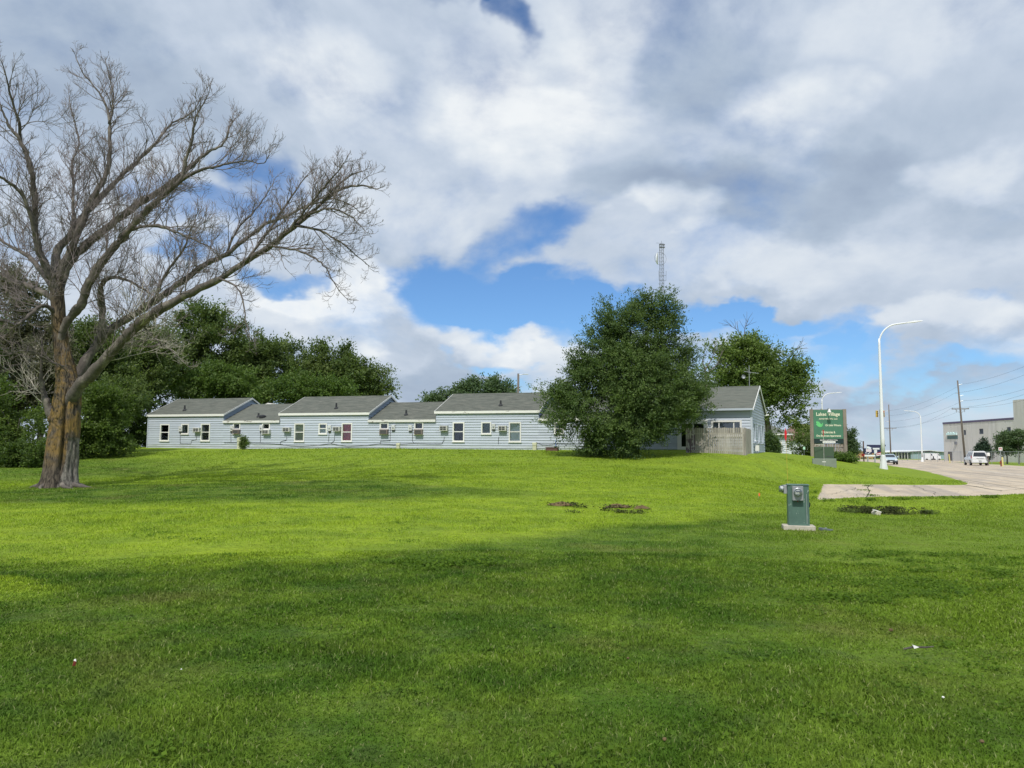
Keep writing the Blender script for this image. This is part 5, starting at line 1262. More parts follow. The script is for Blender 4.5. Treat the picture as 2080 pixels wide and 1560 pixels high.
q = at(1795, 955, 50); lamp((q[0], 50), 9.5, 2.25, (1.0, -.25), 'nearest tall white curved street light on the grass bank beside the road', .13)
q = at(1868, 935, 146); lamp((q[0] + .5, 146), 9.6, 2.6, (-1, .3), 'distant white street light by the chain link fence, arm pointing left', .17)
q = at(1673, 935, 118); lamp((q[0], 118), 10.6, 2.6, (1, -.2), 'far white street light rising just above the top of the green sign', .17)

# ------------------------------------------------------------------ utility poles and wires
m_pole = MAT('utility_pole_wood', (.17, .145, .125), .9, .2, 2, .3, 12, stretch=(1, 1, .2))
def upole(px, dist, H, tilt, lab, arms, cross, hw=1.5):
    q = at(px, 935, dist); x, y = q[0], dist; z = .1
    e = empty('utility_pole', (x, y, z), 0, lab, 'utility pole', 'wooden utility poles along the road')
    MB().tube([(0, 0, -.5), (tilt * .5, 0, H / 2), (tilt, 0, H)], [.17, .145, .11], 10).build('pole', m_pole, e, smooth=True)
    tips = []
    for (f, sd_, ln) in arms:
        zz_ = H * f; xx = tilt * f; a = np.array([sd_ * ln * .94, -sd_ * ln * .33, .12])
        MB().tube([(xx, 0, zz_), tuple(np.array([xx, 0, zz_]) + a)], .045, 6).build('insulator_arm', m_steel, e); tips.append(np.array([x, y, z]) + np.array([xx, 0, zz_]) + a)
    if cross:
        zz_ = H * cross; xx = tilt * cross; t_ = Matrix.Translation((xx, 0, zz_)) @ Matrix.Rotation(-.34, 4, 'Z')
        c_ = MB().box(-hw, -.14, -.07, hw, -.02, .07, T=t_).build('crossarm', m_pole, e)
        br = MB()
        for s in (-1, 1): br.tube([tuple(t_ @ Vector((s * .75, -.08, -.05))), tuple(t_ @ Vector((0, -.05, -.75)))], .025, 5)
        br.build('brace', m_steel, e)
        for s in (-.93, .93):
            MB().lathe([(.04, .07), (.05, .16), (.03, .2)], 8).build('insulator', m_steel, e, tuple(t_ @ Vector((s * hw, -.08, 0)))); tips.append(np.array([x, y, z]) + np.array(t_ @ Vector((s * hw, -.08, .2))))
        for s in (-.8, .8): MB().tube([tuple(t_ @ Vector((s * .75, -.08, -.1))), tuple(t_ @ Vector((s * .75, -.08, -.55)))], .05, 6).build('fuse_cutout', m_steel, e)
    return tips
tA = upole(1961, 126, 13.6, -.72, 'leaning utility pole with crossarm in front of the concrete building', [(.945, 1, .62), (.84, -1, .5), (.81, 1, .6), (.745, 1, .55)], .655, 1.25)
tB = upole(1810, 190, 13.6, -.1, 'distant utility pole with crossarm between the two white street lights', [(.88, -1, 1.0), (.79, -1, 1.0), (.69, -1, 1.0)], .57, 1.5)
def wire(a, b_, sag, lab):
    a, b_ = np.array(a), np.array(b_); pts = [a + (b_ - a) * t - UPV * sag * 4 * t * (1 - t) for t in np.linspace(0, 1, 13)]
    o = MB().tube(pts - a, .011, 4).build('power_line', m_black, None, tuple(a))
    return tag(o, lab, 'wire', 'overhead wires along the road')
stepv = np.array([-22.0, -62.0, 0.0])
for i, (a, b_) in enumerate(((0, 0), (1, 1), (3, 2), (4, 4), (5, 3) if len(tA) > 5 else (4, 3))):
    if a < len(tA) and b_ < len(tB):
        nm = ('topmost arm', 'short left arm', 'fourth arm from the top', 'left end of the crossarm', 'right end of the crossarm')[i]
        wire(tA[a], tB[b_], 1.0, 'overhead wire from the leaning pole\'s %s to the distant pole' % nm)
        wire(tA[a], tA[a] + stepv + np.array([0, 0, .4]), 1.0, 'overhead wire leaving rightwards from the leaning pole\'s %s' % nm)
# ------------------------------------------------------------------ radio mast
q = at(1348, 900, 100); rm = empty('radio_mast', (q[0], 100, G(q[0], 100)), math.radians(12), 'slender lattice radio mast with dishes rising behind the big elm', 'mast')
HM = (917 - 497) * 100 / FPX + .9
L3 = [np.array([math.cos(a), math.sin(a), 0]) * .30 for a in (0.2, 2.29, 4.39)]
m_mast = MAT('mast_steel', (.16, .17, .20), .5, .1)
for l in L3: MB().tube([tuple(l + np.array([0, 0, -.3])), tuple(l + np.array([0, 0, HM]))], .032, 5).build('mast_leg', m_mast, rm)
br = MB(); nz = int(HM / .5)
for k in range(nz):
    z0 = k * .5
    for i in range(3):
        a, c = L3[i], L3[(i + 1) % 3]
        br.tube([a + UPV * z0, c + UPV * z0], .012, 3, cap=False); br.tube([a + UPV * z0, c + UPV * (z0 + .5)], .012, 3, cap=False)
tag(br.build('lattice_bracing', m_mast, rm), kind='stuff')
zt = HM
dm = MB().lathe([(.05, -.30), (.45, -.25), (.72, -.14), (.82, -.0), (.78, -.0), (.4, -.2), (.05, -.25)], 20, (0, 0, 0), 'x'); dm.v = [(a - .55 + b * .28, b * .45, c + zt - 1.95) for a, b, c in dm.v]
dm.build('dish_antenna', MAT('dish_mesh', (.60, .62, .66), .5), rm)
ring = MB(); ring.tube([(-.1 + .82 * math.cos(a), .2, zt - 1.85 + .85 * math.sin(a)) for a in np.linspace(0, 6.28, 25)], .018, 4, cap=False); ring.build('loop_antenna', m_mast, rm)
MB().tube([(-1.4, 0, HM - 6.1 + .05), (-.6, 0, HM - 6.15), (.75, 0, HM - 6.05)], .03, 5).build('side_arm', m_mast, rm)
fr_ = MB()
for s in (-1, 1):
    fr_.tube([(s * .48, -.2, zt - 4.9), (s * .52, -.2, zt - 3.6)], .022, 4); fr_.tube([(0, -.2, zt - 4.9), (s * .48, -.2, zt - 4.9)], .02, 4); fr_.tube([(0, -.2, zt - 4.2), (s * .5, -.2, zt - 4.2)], .02, 4)
fr_.build('panel_mount', m_mast, rm)
MB().tube([(-.75, 0, zt + .15), (.3, 0, zt + .18)], .018, 4).build('top_arm', m_mast, rm)
for dz_ in (-.1, -.45): MB().box(-.3, -.12, zt + dz_, .42, .12, zt + dz_ + .16).build('antenna_box', m_mast, rm)
MB().tube([(0, 0, zt), (0, 0, zt + .5)], .02, 5).build('lightning_rod', m_mast, rm)
# yard light behind the roof
q = at(1052, 900, 72); yl = empty('yard_light', (q[0], 72, G(q[0], 72)), 0, 'wooden pole yard light with short arm rising behind the third roof', 'street light')
HY = (917.0 - 759.5) * 72 / FPX + 1.65 - G(q[0], 72)
MB().tube([(0, 0, -.3), (0, 0, HY)], [.14, .10], 10).build('pole', m_pole, yl, smooth=True)
MB().tube([(0, -.05, HY - .15), (.45, -.1, HY - .08), (.62, -.1, HY - .06)], .03, 6).build('arm', m_steel, yl)
MB().box(.40, -.18, HY - .10, .95, -.02, HY - .03, ch=.02).build('lamp_head', m_meter, yl)
# ------------------------------------------------------------------ outbuilding right of the gabled building
A3 = math.radians(3); O3 = np.array([*at(1602, 926, 86)[:2], 0.0]); sp3, sW3 = frame_fn(O3, A3)
B3 = 1.15; E3 = sp3(1590, 881.5)[1]
shed = empty('outbuilding', tuple(O3), -A3, 'small pale sided outbuilding with a white half-glazed door, half hidden by tree leaves', 'outbuilding')
m_pale = MAT('pale_grey_siding', (.62, .66, .72), .6, .08, 2)
du0 = sp3(1569.5, 910)[0]; du1 = sp3(1588.5, 910)[0]; dz1 = sp3(1580, 897)[1]; dz0 = B3
siding(shed, front, lambda z: (-4.2, 0), B3, E3 - .12, [(du0 + .02, du1 - .02, dz0, dz1 - .02)], m_pale, None, course=.22)
dr_ = MB().box(du0 + .08, -.03, B3, du1 - .08, .06, dz1 - .09).build('door', m_trim, shed)
for (za, zb) in ((.55, .86), (.20, .50)):
    MB().box(du0 + .27, -.036, dz0 + (dz1 - dz0) * za, du1 - .24, -.0305, dz0 + (dz1 - dz0) * zb).build('pane', m_glass, dr_)
    MB().box(du0 + .27, -.0302, dz0 + (dz1 - dz0) * za, du1 - .24, -.0300 + .0001, dz0 + (dz1 - dz0) * zb).build('interior', m_room, dr_)
f_ = MB(); f_.box(du0, -.05, B3, du0 + .078, .05, dz1); f_.box(du1 - .078, -.05, B3, du1, .05, dz1); f_.box(du0 + .08, -.05, dz1 - .088, du1 - .08, .05, dz1); f_.build('door_frame', m_trim, shed)
side3 = lambda u, o, z: (o, u, z)
siding(shed, side3, lambda z: (0, 6.0), B3, E3 - .12, [], m_side_gable, None, course=.22)
MB().box(-4.2, .1, B3 - .6, -.06, 6.0, E3 - .13).build('wall', m_side_gable, shed)
ro3 = MB().add([(-4.6, -.45, E3), (.45, -.45, E3), (.45, 6.4, E3), (-4.6, 6.4, E3), (-2.6, 2.5, E3 + 1.25), (-1.6, 2.5, E3 + 1.25), (-4.6, -.45, E3 - .1), (.45, -.45, E3 - .1), (.45, 6.4, E3 - .1), (-4.6, 6.4, E3 - .1)],
               [(0, 1, 5, 4), (1, 2, 5), (2, 3, 4, 5), (3, 0, 4), (6, 7, 1, 0), (7, 8, 2, 1), (8, 9, 3, 2), (9, 6, 0, 3), (9, 8, 7, 6)]).build('roof', m_roof, shed)
MB().box(-4.62, -.482, E3 - .13, .46, -.455, E3 + .02).build('fascia', m_trim, ro3)
MB().box(-.02, -.04, B3, .05, -.0, E3 - .12).build('corner_board', m_trim, shed)
# brown roofed house further back
m_broof = MAT('brown_shingle', (.20, .125, .10), .9, .25, 4)
q = at(1626, 925, 118); bh = empty('brown_roofed_house', (q[0], 118, .9), -.3, 'house with reddish brown hip roof glimpsed between the trees left of the sign', 'house')
MB().box(-3.2, -3, -.5, 3.2, 5, 2.6).build('wall', m_pale, bh)
MB().add([(-3.7, -3.5, 2.6), (3.7, -3.5, 2.6), (3.7, 5.5, 2.6), (-3.7, 5.5, 2.6), (-.8, 1, 5.2), (.8, 1, 5.2)], [(0, 1, 5, 4), (1, 2, 5), (2, 3, 4, 5), (3, 0, 4), (0, 3, 2, 1)]).build('roof', m_broof, bh)
# white gable behind the low roof
q = at(545, 820, 72); wg = empty('white_gabled_shed', (q[0], 72, 1.6), -A1, 'little white-trimmed gable peeking over the first low roof', 'shed')
zg = at(545, 818.5, 72)[2] - 1.6
MB().box(-.9, 0, -.3, .9, 2.4, zg - .45).build('wall', m_side, wg)
MB().prism([(-1.05, zg - .45), (0, zg), (1.05, zg - .45), (1.05, zg - .53), (0, zg - .10), (-1.05, zg - .53)], -.1, 2.5, 'y').build('roof', m_trim, wg)
# ------------------------------------------------------------------ big concrete building over the road
m_cw = MAT('precast_concrete', (.56, .55, .52), .85, .12, .7, .1, 6, stretch=(1, 1, .12), c2=(.64, .63, .61), spotscale=1.1, spot=(.45, .7))
m_purple = MAT('purple_coping', (.11, .09, .17), .5)
A4 = math.radians(-90 + 3); 
# facade runs away from us along +Y at x ~ 98; local x = along facade towards the camera
O4 = np.array([at(1917, 900, 174)[0], 174.0, 0.0]); 
dirx = np.array([at(2062, 900, 148)[0] - O4[0], 148 - 174.0]); A4 = -math.atan2(dirx[1], dirx[0]); cp, cW = frame_fn(O4, A4)
H4 = cp(1917, 861.5)[1]; H4b = cp(2062, 852)[1]; L4 = cp(2062, 900)[0]
print('concrete bld', H4, H4b, L4)
Hc = (H4 + H4b) / 2
cbd = empty('concrete_building', tuple(O4), -A4, 'large grey precast concrete building with purple roof edge across the road', 'building')
nP4 = 9; rr = random.Random(8)
hw4 = []
for (a, b0, c, d0) in [(1957.5, 873.5, 1962, 884), (1989, 871, 1997.5, 882), (2045.5, 867.5, 2053.5, 879)]:
    hw4.append((cp(a, 878)[0], cp(c, 878)[0], cp(a, d0)[1], cp(a, b0)[1]))
for k in range(nP4):
    x0, x1 = L4 * k / nP4, L4 * (k + 1) / nP4
    hs = [h for h in hw4 if h[0] < x1 and h[1] > x0]
    m = MB(); yy = rr.uniform(-.01, .01)
    xs = sorted({x0 + .02, x1 - .02} | {min(max(v, x0 + .02), x1 - .02) for h in hs for v in h[:2]}); zs = sorted({-.6, Hc} | {v for h in hs for v in h[2:]})
    for xa, xb in zip(xs[:-1], xs[1:]):
        for za, zb in zip(zs[:-1], zs[1:]):
            if any(h[0] - 1e-6 <= xa and xb <= h[1] + 1e-6 and h[2] - 1e-6 <= za and zb <= h[3] + 1e-6 for h in hs): continue
            m.box(xa, yy, za, xb, .25, zb)
    m.build('wall_panel', m_cw, cbd)
MB().box(.02, .26, -.6, L4 + 40, 40, Hc - .1).build('wall', m_cw, cbd)
MB().box(-.05, -.08, Hc - .02, L4, .3, Hc + .40).build('roof_coping', m_purple, cbd)
zT = cp(2062, 812.5)[1]
MB().box(L4 + .001, -.05, -.6, L4 + 40, 20, zT).build('tower', m_cw, cbd)
for h in hw4:
    w = MB()
    w.box(h[0], .02, h[2], h[0] + .12, .16, h[3]); w.box(h[1] - .12, .02, h[2], h[1], .16, h[3]); w.box(h[0] + .12, .02, h[2], h[1] - .12, .16, h[2] + .1); w.box(h[0] + .12, .02, h[3] - .1, h[1] - .12, .16, h[3])
    w = w.build('window', m_mast, cbd)
    MB().box(h[0] + .12, .10, h[2] + .1, h[1] - .12, .12, h[3] - .1).build('pane', m_glass, w); MB().box(h[0] + .1, .22, h[2], h[1] - .1, .25, h[3]).build('interior', m_room, w)
dd0 = cp(1926.5, 925); dd1 = cp(1934.5, 925); MB().box(dd0[0], -.09, -.5, dd1[0], -.03, cp(1930, 917.5)[1]).build('service_door', MAT('brown_door', (.10, .085, .09), .6), cbd)
ca = cp(1942.8, 900); MB().box(ca[0] - .25, -.35, cp(1943, 903)[1], ca[0] + .25, -.02, cp(1943, 897)[1]).build('wall_lamp', m_mast, cbd)
la = cp(1924, 882)[0]; lb = cp(1945.5, 882)[0]
m_cyan = MAT('pale_teal_letter', (.62, .80, .80), .4); m_teal_d = MAT('teal_return', (.10, .18, .19), .5)
# the wall lettering is too small in the photograph to be read: raised strokes of the same size and rhythm
zb_ = cp(1935, 883.6)[1]; zh_ = cp(1935, 879)[1] - zb_
xs_ = np.linspace(la, lb, 9); rr = random.Random(4)
for k in range(8):
    x0, x1 = xs_[k] + .08, xs_[k + 1] - .08; hk = zh_ * (1.25 if k in (1, 3, 5) else .9); m = MB()
    m.box(x0, -.32, zb_, x0 + .2, -.05, zb_ + hk); m.box(x0 + .2, -.32, zb_, x1 - .15, -.05, zb_ + .2); m.box(x1 - .15, -.32, zb_, x1, -.05, zb_ + hk * .8)
    if k % 2: m.box(x0 + .2, -.32, zb_ + hk * .55, x1 - .15, -.05, zb_ + hk * .55 + .18)
    m.build('wall_letter', m_cyan, cbd)
MB().box(la, -.04, zb_ - .9, lb, -.02, zb_ - .15).build('lettering_backing', m_teal_d, cbd)
# ------------------------------------------------------------------ blue metal hall and tan building
m_bmetal = MAT('blue_ribbed_metal', (.30, .40, .45), .5, .08, 3)
YB = 228.0
def fx(px, d=YB): return at(px, 920, d)[0]
def fz(py, px=1850, d=YB): return at(px, py, d)[2]
hall = empty('metal_hall', (fx(1790), YB, 0), 0, 'low pale blue metal hall with white roof edge far beyond the road', 'building')
X0 = fx(1790); g0 = -.3
for k in range(26):
    xa = fx(1850) - X0 + k * (fx(1917) - fx(1850) + 4) / 26; MB().box(xa + .02, -.02 - .04 * (k % 2), g0, xa + (fx(1917) - fx(1850) + 4) / 26, .1, fz(918.2)).build('wall_panel', m_bmetal, hall)
MB().box(fx(1850) - X0, .101, g0, fx(1917) + 4 - X0, 18, fz(918.4)).build('wall', m_bmetal, hall)
MB().box(fx(1800) - X0, 2.2, g0, fx(1849.5) - X0, 18, fz(919.5)).build('shaded_bay_wall', MAT('dark_glass_wall', (.09, .12, .13), .3), hall)
for k in range(8): MB().box(fx(1801) - X0 + k * 1.0 * 0.88, -.02, g0, fx(1801) - X0 + k * .88 + .12, .2, fz(919)).build('bay_post', m_trim, hall)
MB().prism([(fx(1788) - X0, fz(918.2, 1790)), (fx(1886) - X0, fz(914.2, 1886)), (fx(1924) - X0, fz(918.0, 1924)), (fx(1924) - X0, fz(919.3, 1924)), (fx(1886) - X0, fz(915.4, 1886)), (fx(1788) - X0, fz(919.6, 1790))], -.7, 18.5, 'y').build('roof', MAT('white_metal_roof', (.72, .74, .76), .5), hall)
m_tan = MAT('tan_stucco', (.42, .27, .13), .8, .15, 1.5)
tb = empty('tan_building', (fx(1700, 215), 215, 0), 0, 'low tan building with dark openings beyond the road behind the brown sign post', 'building')
X0 = fx(1700, 215); zt_ = fz(917.2, 1760, 215)
MB().box(fx(1722, 215) - X0, 0, -.3, fx(1777, 215) - X0, 12, zt_).build('wall', m_tan, tb)
MB().box(fx(1722, 215) - X0 - .1, -.08, zt_ - .25, fx(1777, 215) - X0 + .1, .0 - .002, zt_ + .1).build('coping', MAT('brown_trim', (.22, .13, .07), .7), tb)
MB().box(fx(1722, 215) - X0 - .1, -.06, fz(921.5, 1760, 215) - .08, fx(1777, 215) - X0 + .1, -.002, fz(921.5, 1760, 215) + .05).build('band', MAT('brown_trim2', (.26, .16, .09), .7), tb)
for a, c, t0, t1 in ((1739, 1742, 928, 935), (1744, 1746, 926, 935), (1748, 1752.5, 929, 933.5), (1756, 1759, 928, 935), (1765, 1770, 931, 935), (1773, 1776, 929, 934)):
    MB().box(fx(a, 215) - X0, -.05, fz(t1, 1760, 215), fx(c, 215) - X0, -.01, fz(t0, 1760, 215)).build('opening', m_ac_dark, tb)
# ------------------------------------------------------------------ roadside banner sign
SB = 104.0; kx = SB / FPX
q = at(1779, 930, SB); bs = empty('banner_sign', (q[0], SB, .15), 0, 'roadside sign with navy top, star-spangled panel and red stripes behind the white light pole', 'sign')
bX = lambda px: (px - 1779) * kx; bZ = lambda py: at(1779, py, SB)[2] - .15
m_navy = MAT('navy_panel', (.025, .03, .085), .5); m_pw = MAT('white_panel', (.70, .74, .76), .5, .08); m_pink = MAT('pink_white_panel', (.66, .58, .62), .5, .1); m_stripe = MAT('red_stripe', (.45, .05, .07), .5)
for a in (1763, 1777.5): MB().box(bX(a) - .07, .0, -.2, bX(a) + .07, .12, bZ(905)).build('post', m_steel, bs)
MB().prism([(bX(1761), bZ(903.5)), (bX(1796), bZ(903.5)), (bX(1798.5), bZ(903)), (bX(1799), bZ(906)), (bX(1797), bZ(907)), (bX(1789), bZ(908.8)), (bX(1770), bZ(908.8)), (bX(1762), bZ(905.5))], -.15, -.02, 'y').build('navy_header', m_navy, bs)
MB().prism([(bX(1761), bZ(906.5)), (bX(1769), bZ(909.5)), (bX(1769), bZ(911)), (bX(1761), bZ(911))], -.12, -.02, 'y').build('white_panel', m_pw, bs)
MB().box(bX(1756), -.12, bZ(918), bX(1770), -.02, bZ(912.5)).build('pink_panel', m_pink, bs)
MB().box(bX(1770.2), -.12, bZ(920.5), bX(1789), -.02, bZ(909)).build('navy_frame', m_navy, bs)
MB().box(bX(1772.5), -.15, bZ(913), bX(1786), -.121, bZ(910)).build('white_strip', m_pw, bs); MB().box(bX(1775), -.15, bZ(921.5), bX(1781), -.121, bZ(913.6)).build('white_plate', m_pw, bs)
MB().box(bX(1755), -.14, bZ(923.5), bX(1770), -.02, bZ(918.3)).build('star_field', m_navy, bs)
def star(cx, cz, r): return [(cx + (r if i % 2 == 0 else r * .42) * math.sin(math.pi * i / 5), cz + (r if i % 2 == 0 else r * .42) * math.cos(math.pi * i / 5)) for i in range(10)]
for (a, c) in ((1758.5, 920), (1763, 921.6), (1766, 919.8)): MB().prism(star(bX(a), bZ(c), .115), -.15, -.141, 'y').build('star', m_pw, bs)
MB().box(bX(1755.5), -.13, bZ(927.2), bX(1777), -.02, bZ(924)).build('reader_board', m_pw, bs)
for k, mm in enumerate((m_stripe, m_pw, m_stripe, m_pw)):
    z_ = bZ(917.5 + k * 1.6); MB().prism([(bX(1779), z_ - .18), (bX(1792), z_), (bX(1792), z_ - .10), (bX(1779), z_ - .285)], -.16 - .004 * k, -.121, 'y').build('stripe', mm, bs)
q = at(1755, 943, 82); bp_ = empty('sign_post', (q[0], 82, G(q[0], 82)), .0, 'slim brown steel post with edge-on signs at the road edge', 'sign')
zt_ = at(1755, 896, 82)[2] - bp_.location[2]
m_brown = MAT('brown_steel', (.10, .055, .045), .6)
MB().box(-.05, -.05, -.3, .05, .05, zt_).build('post', m_brown, bp_); MB().box(-.05, -.35, zt_ - 1.2, -.02 + .12, -.051, zt_ - .75).build('sign_plate', m_navy, bp_); MB().box(-.10, -.3, zt_ - 1.6, -.051, .3, zt_ - 1.35).build('red_plate', m_redp, bp_)
# traffic signal heads behind the near street light
q = at(1790.5, 935, 128); ts = empty('traffic_signal', (q[0], 128, .15), 0, 'yellow traffic signal heads on a pole hidden behind the near street light', 'traffic light')
zt_ = at(1790, 834, 128)[2] - .15
MB().tube([(0, 0, -.1), (0, 0, zt_ + .2)], .08, 8).build('pole', m_steel, ts)
MB().tube([(-.5, 0, zt_ - .5), (.5, 0, zt_ - .5)], .04, 6).build('bracket', m_steel, ts)
m_yel = MAT('signal_yellow', (.62, .42, .10), .5, .08)
for s in (-1, 1):
    sg = MB().box(s * .48 + (-.22 if s < 0 else -.12), -.22, zt_ - 1.1, s * .48 + (.12 if s < 0 else .22), .05, zt_, ch=.03).build('signal_head', m_yel, ts)
    for k in range(3): MB().lathe([(.09, -.32), (.10, -.221)], 10, (s * .48 + (-.05 if s < 0 else .05), 0, zt_ - .2 - k * .35), 'y').build('lens_hood', m_stripe if (k == 0 and s > 0) else m_black, sg)
# bollards, hydrant, signs across the road
m_bol = MAT('yellow_bollard', (.62, .56, .22), .6, .1)
G4 = 'yellow bollards across the road'
for px, d, lab, tl in ((1929.5, 128, 'leaning pale yellow post by the service door of the concrete building', -.12), (2036.5, 96, 'pale yellow post beside the red hydrant at the far kerb', -.02)):
    q = at(px, 935, d); e = empty('bollard', (q[0], d, .1), 0, lab, 'bollard', G4); h_ = 1.45 if d > 100 else 1.15
    MB().tube([(0, 0, -.1), (tl, 0, h_)], .09, 10).build('post', m_bol, e); MB().tube([(tl, 0, h_ + .001), (tl * 1.03, 0, h_ + .05)], [.095, .04], 10).build('cap', m_bol, e)
q = at(2033.5, 935, 97); hy = empty('fire_hydrant', (q[0], 97, .1), 0, 'dark red hydrant beside the pale yellow post', 'hydrant')
MB().lathe([(.14, -.05), (.14, .05), (.1, .08), (.1, .55), (.13, .58), (.12, .68), (.05, .78), (.03, .84)], 12).build('barrel', MAT('rusty_red', (.20, .05, .04), .6), hy, smooth=True)
MB().lathe([(.055, -.2), (.055, .2)], 8, (0, 0, .48), 'x').build('outlet', m_redp, hy)
q = at(2032.5, 930, 99); s_ = empty('speed_sign', (q[0], 99, .1), 0, 'small white road sign with red marks left of the bushy tree', 'sign'); z_ = at(2032, 912, 99)[2] - .1
MB().box(-.03, -.03, -.2, .03, .03, z_).build('post', m_steel, s_); MB().box(-.25, -.05, z_ - .2, .25, -.031, z_ + .22).build('sign_plate', m_trim, s_)
for k in range(3): MB().box(-.17 + k * .12, -.056, z_ - .1 + (k % 2) * .06, -.09 + k * .12, -.051, z_ + .14).build('red_mark', m_stripe, s_)
q = at(2007, 930, 101); s_ = empty('mailbox_sign', (q[0], 101, .1), 0, 'white box on a post just right of the white car', 'box'); z_ = at(2007, 923, 101)[2] - .1
MB().box(-.04, -.04, -.2, .04, .04, z_ - .2).build('post', m_pole, s_); MB().box(-.17, -.2, z_ - .2, .17, .2, z_ + .22, ch=.04).build('box', m_trim, s_)
for px, w_, lab in ((1884, 1.15, 'left of the two parked white vans by the blue hall'), (1899, 1.05, 'right of the two parked white vans by the blue hall')):
    q = at(px, 930, 190); v = empty('parked_van', (q[0], 190, -.1), 0, lab, 'van', 'white vans by the blue hall')
    wv = w_ * .95
    MB().prism([(-wv, .3), (wv, .3), (wv, 1.1), (wv * .75, 1.25), (wv * .5, 1.85), (-wv * .95, 1.9), (-wv, 1.6)], -.9, .9, 'y').build('body', m_white, v)
    MB().prism([(wv * .48, 1.25), (wv * .70, 1.25), (wv * .50, 1.72), (wv * .30, 1.72)], -.91, -.9001, 'y').build('side_window', m_room, v)
    for s in (-.6, .6): MB().lathe([(.3, -.93), (.3, -.75)], 12, (wv * s, 0, .3), 'y').build('wheel', m_black, v)
# chain link fence
cf = empty('chain_link_fence', (0, 0, 0), 0, 'long galvanised chain link fence in front of the hall and the concrete building', 'fence')
fpts = [(at(px, 930, d)[0], d) for px, d in ((1822, 165), (1918, 140), (1990, 126), (2040, 118), (2100, 112))]
mesh_ = MB(); h_f = 1.95
for (a, c) in zip(fpts[:-1], fpts[1:]):
    a, c = np.array(a), np.array(c); n = int(np.linalg.norm(c - a) / 3)
    for k in range(n):
        q = a + (c - a) * k / n; MB().tube([(q[0], q[1], -.1), (q[0], q[1], h_f + .15)], .035, 6).build('post', m_steel, cf)
    MB().tube([(a[0], a[1], h_f + .1), (c[0], c[1], h_f + .1)], .025, 5).build('top_rail', m_steel, cf)
    nn = int(np.linalg.norm(c - a) / .22); dv = (c - a) / np.linalg.norm(c - a)
    for k in range(nn):
        q = a + dv * k * .22
        for s in (-1, 1):
            e_ = q + dv * s * .9; mesh_.add([(q[0], q[1], .05), (q[0] + dv[0] * .012, q[1] + dv[1] * .012, .05), (e_[0] + dv[0] * .012, e_[1] + dv[1] * .012, h_f + .08), (e_[0], e_[1], h_f + .08)], [(0, 1, 2, 3)])
tag(mesh_.build('wire_mesh', m_steel, cf), kind='stuff')

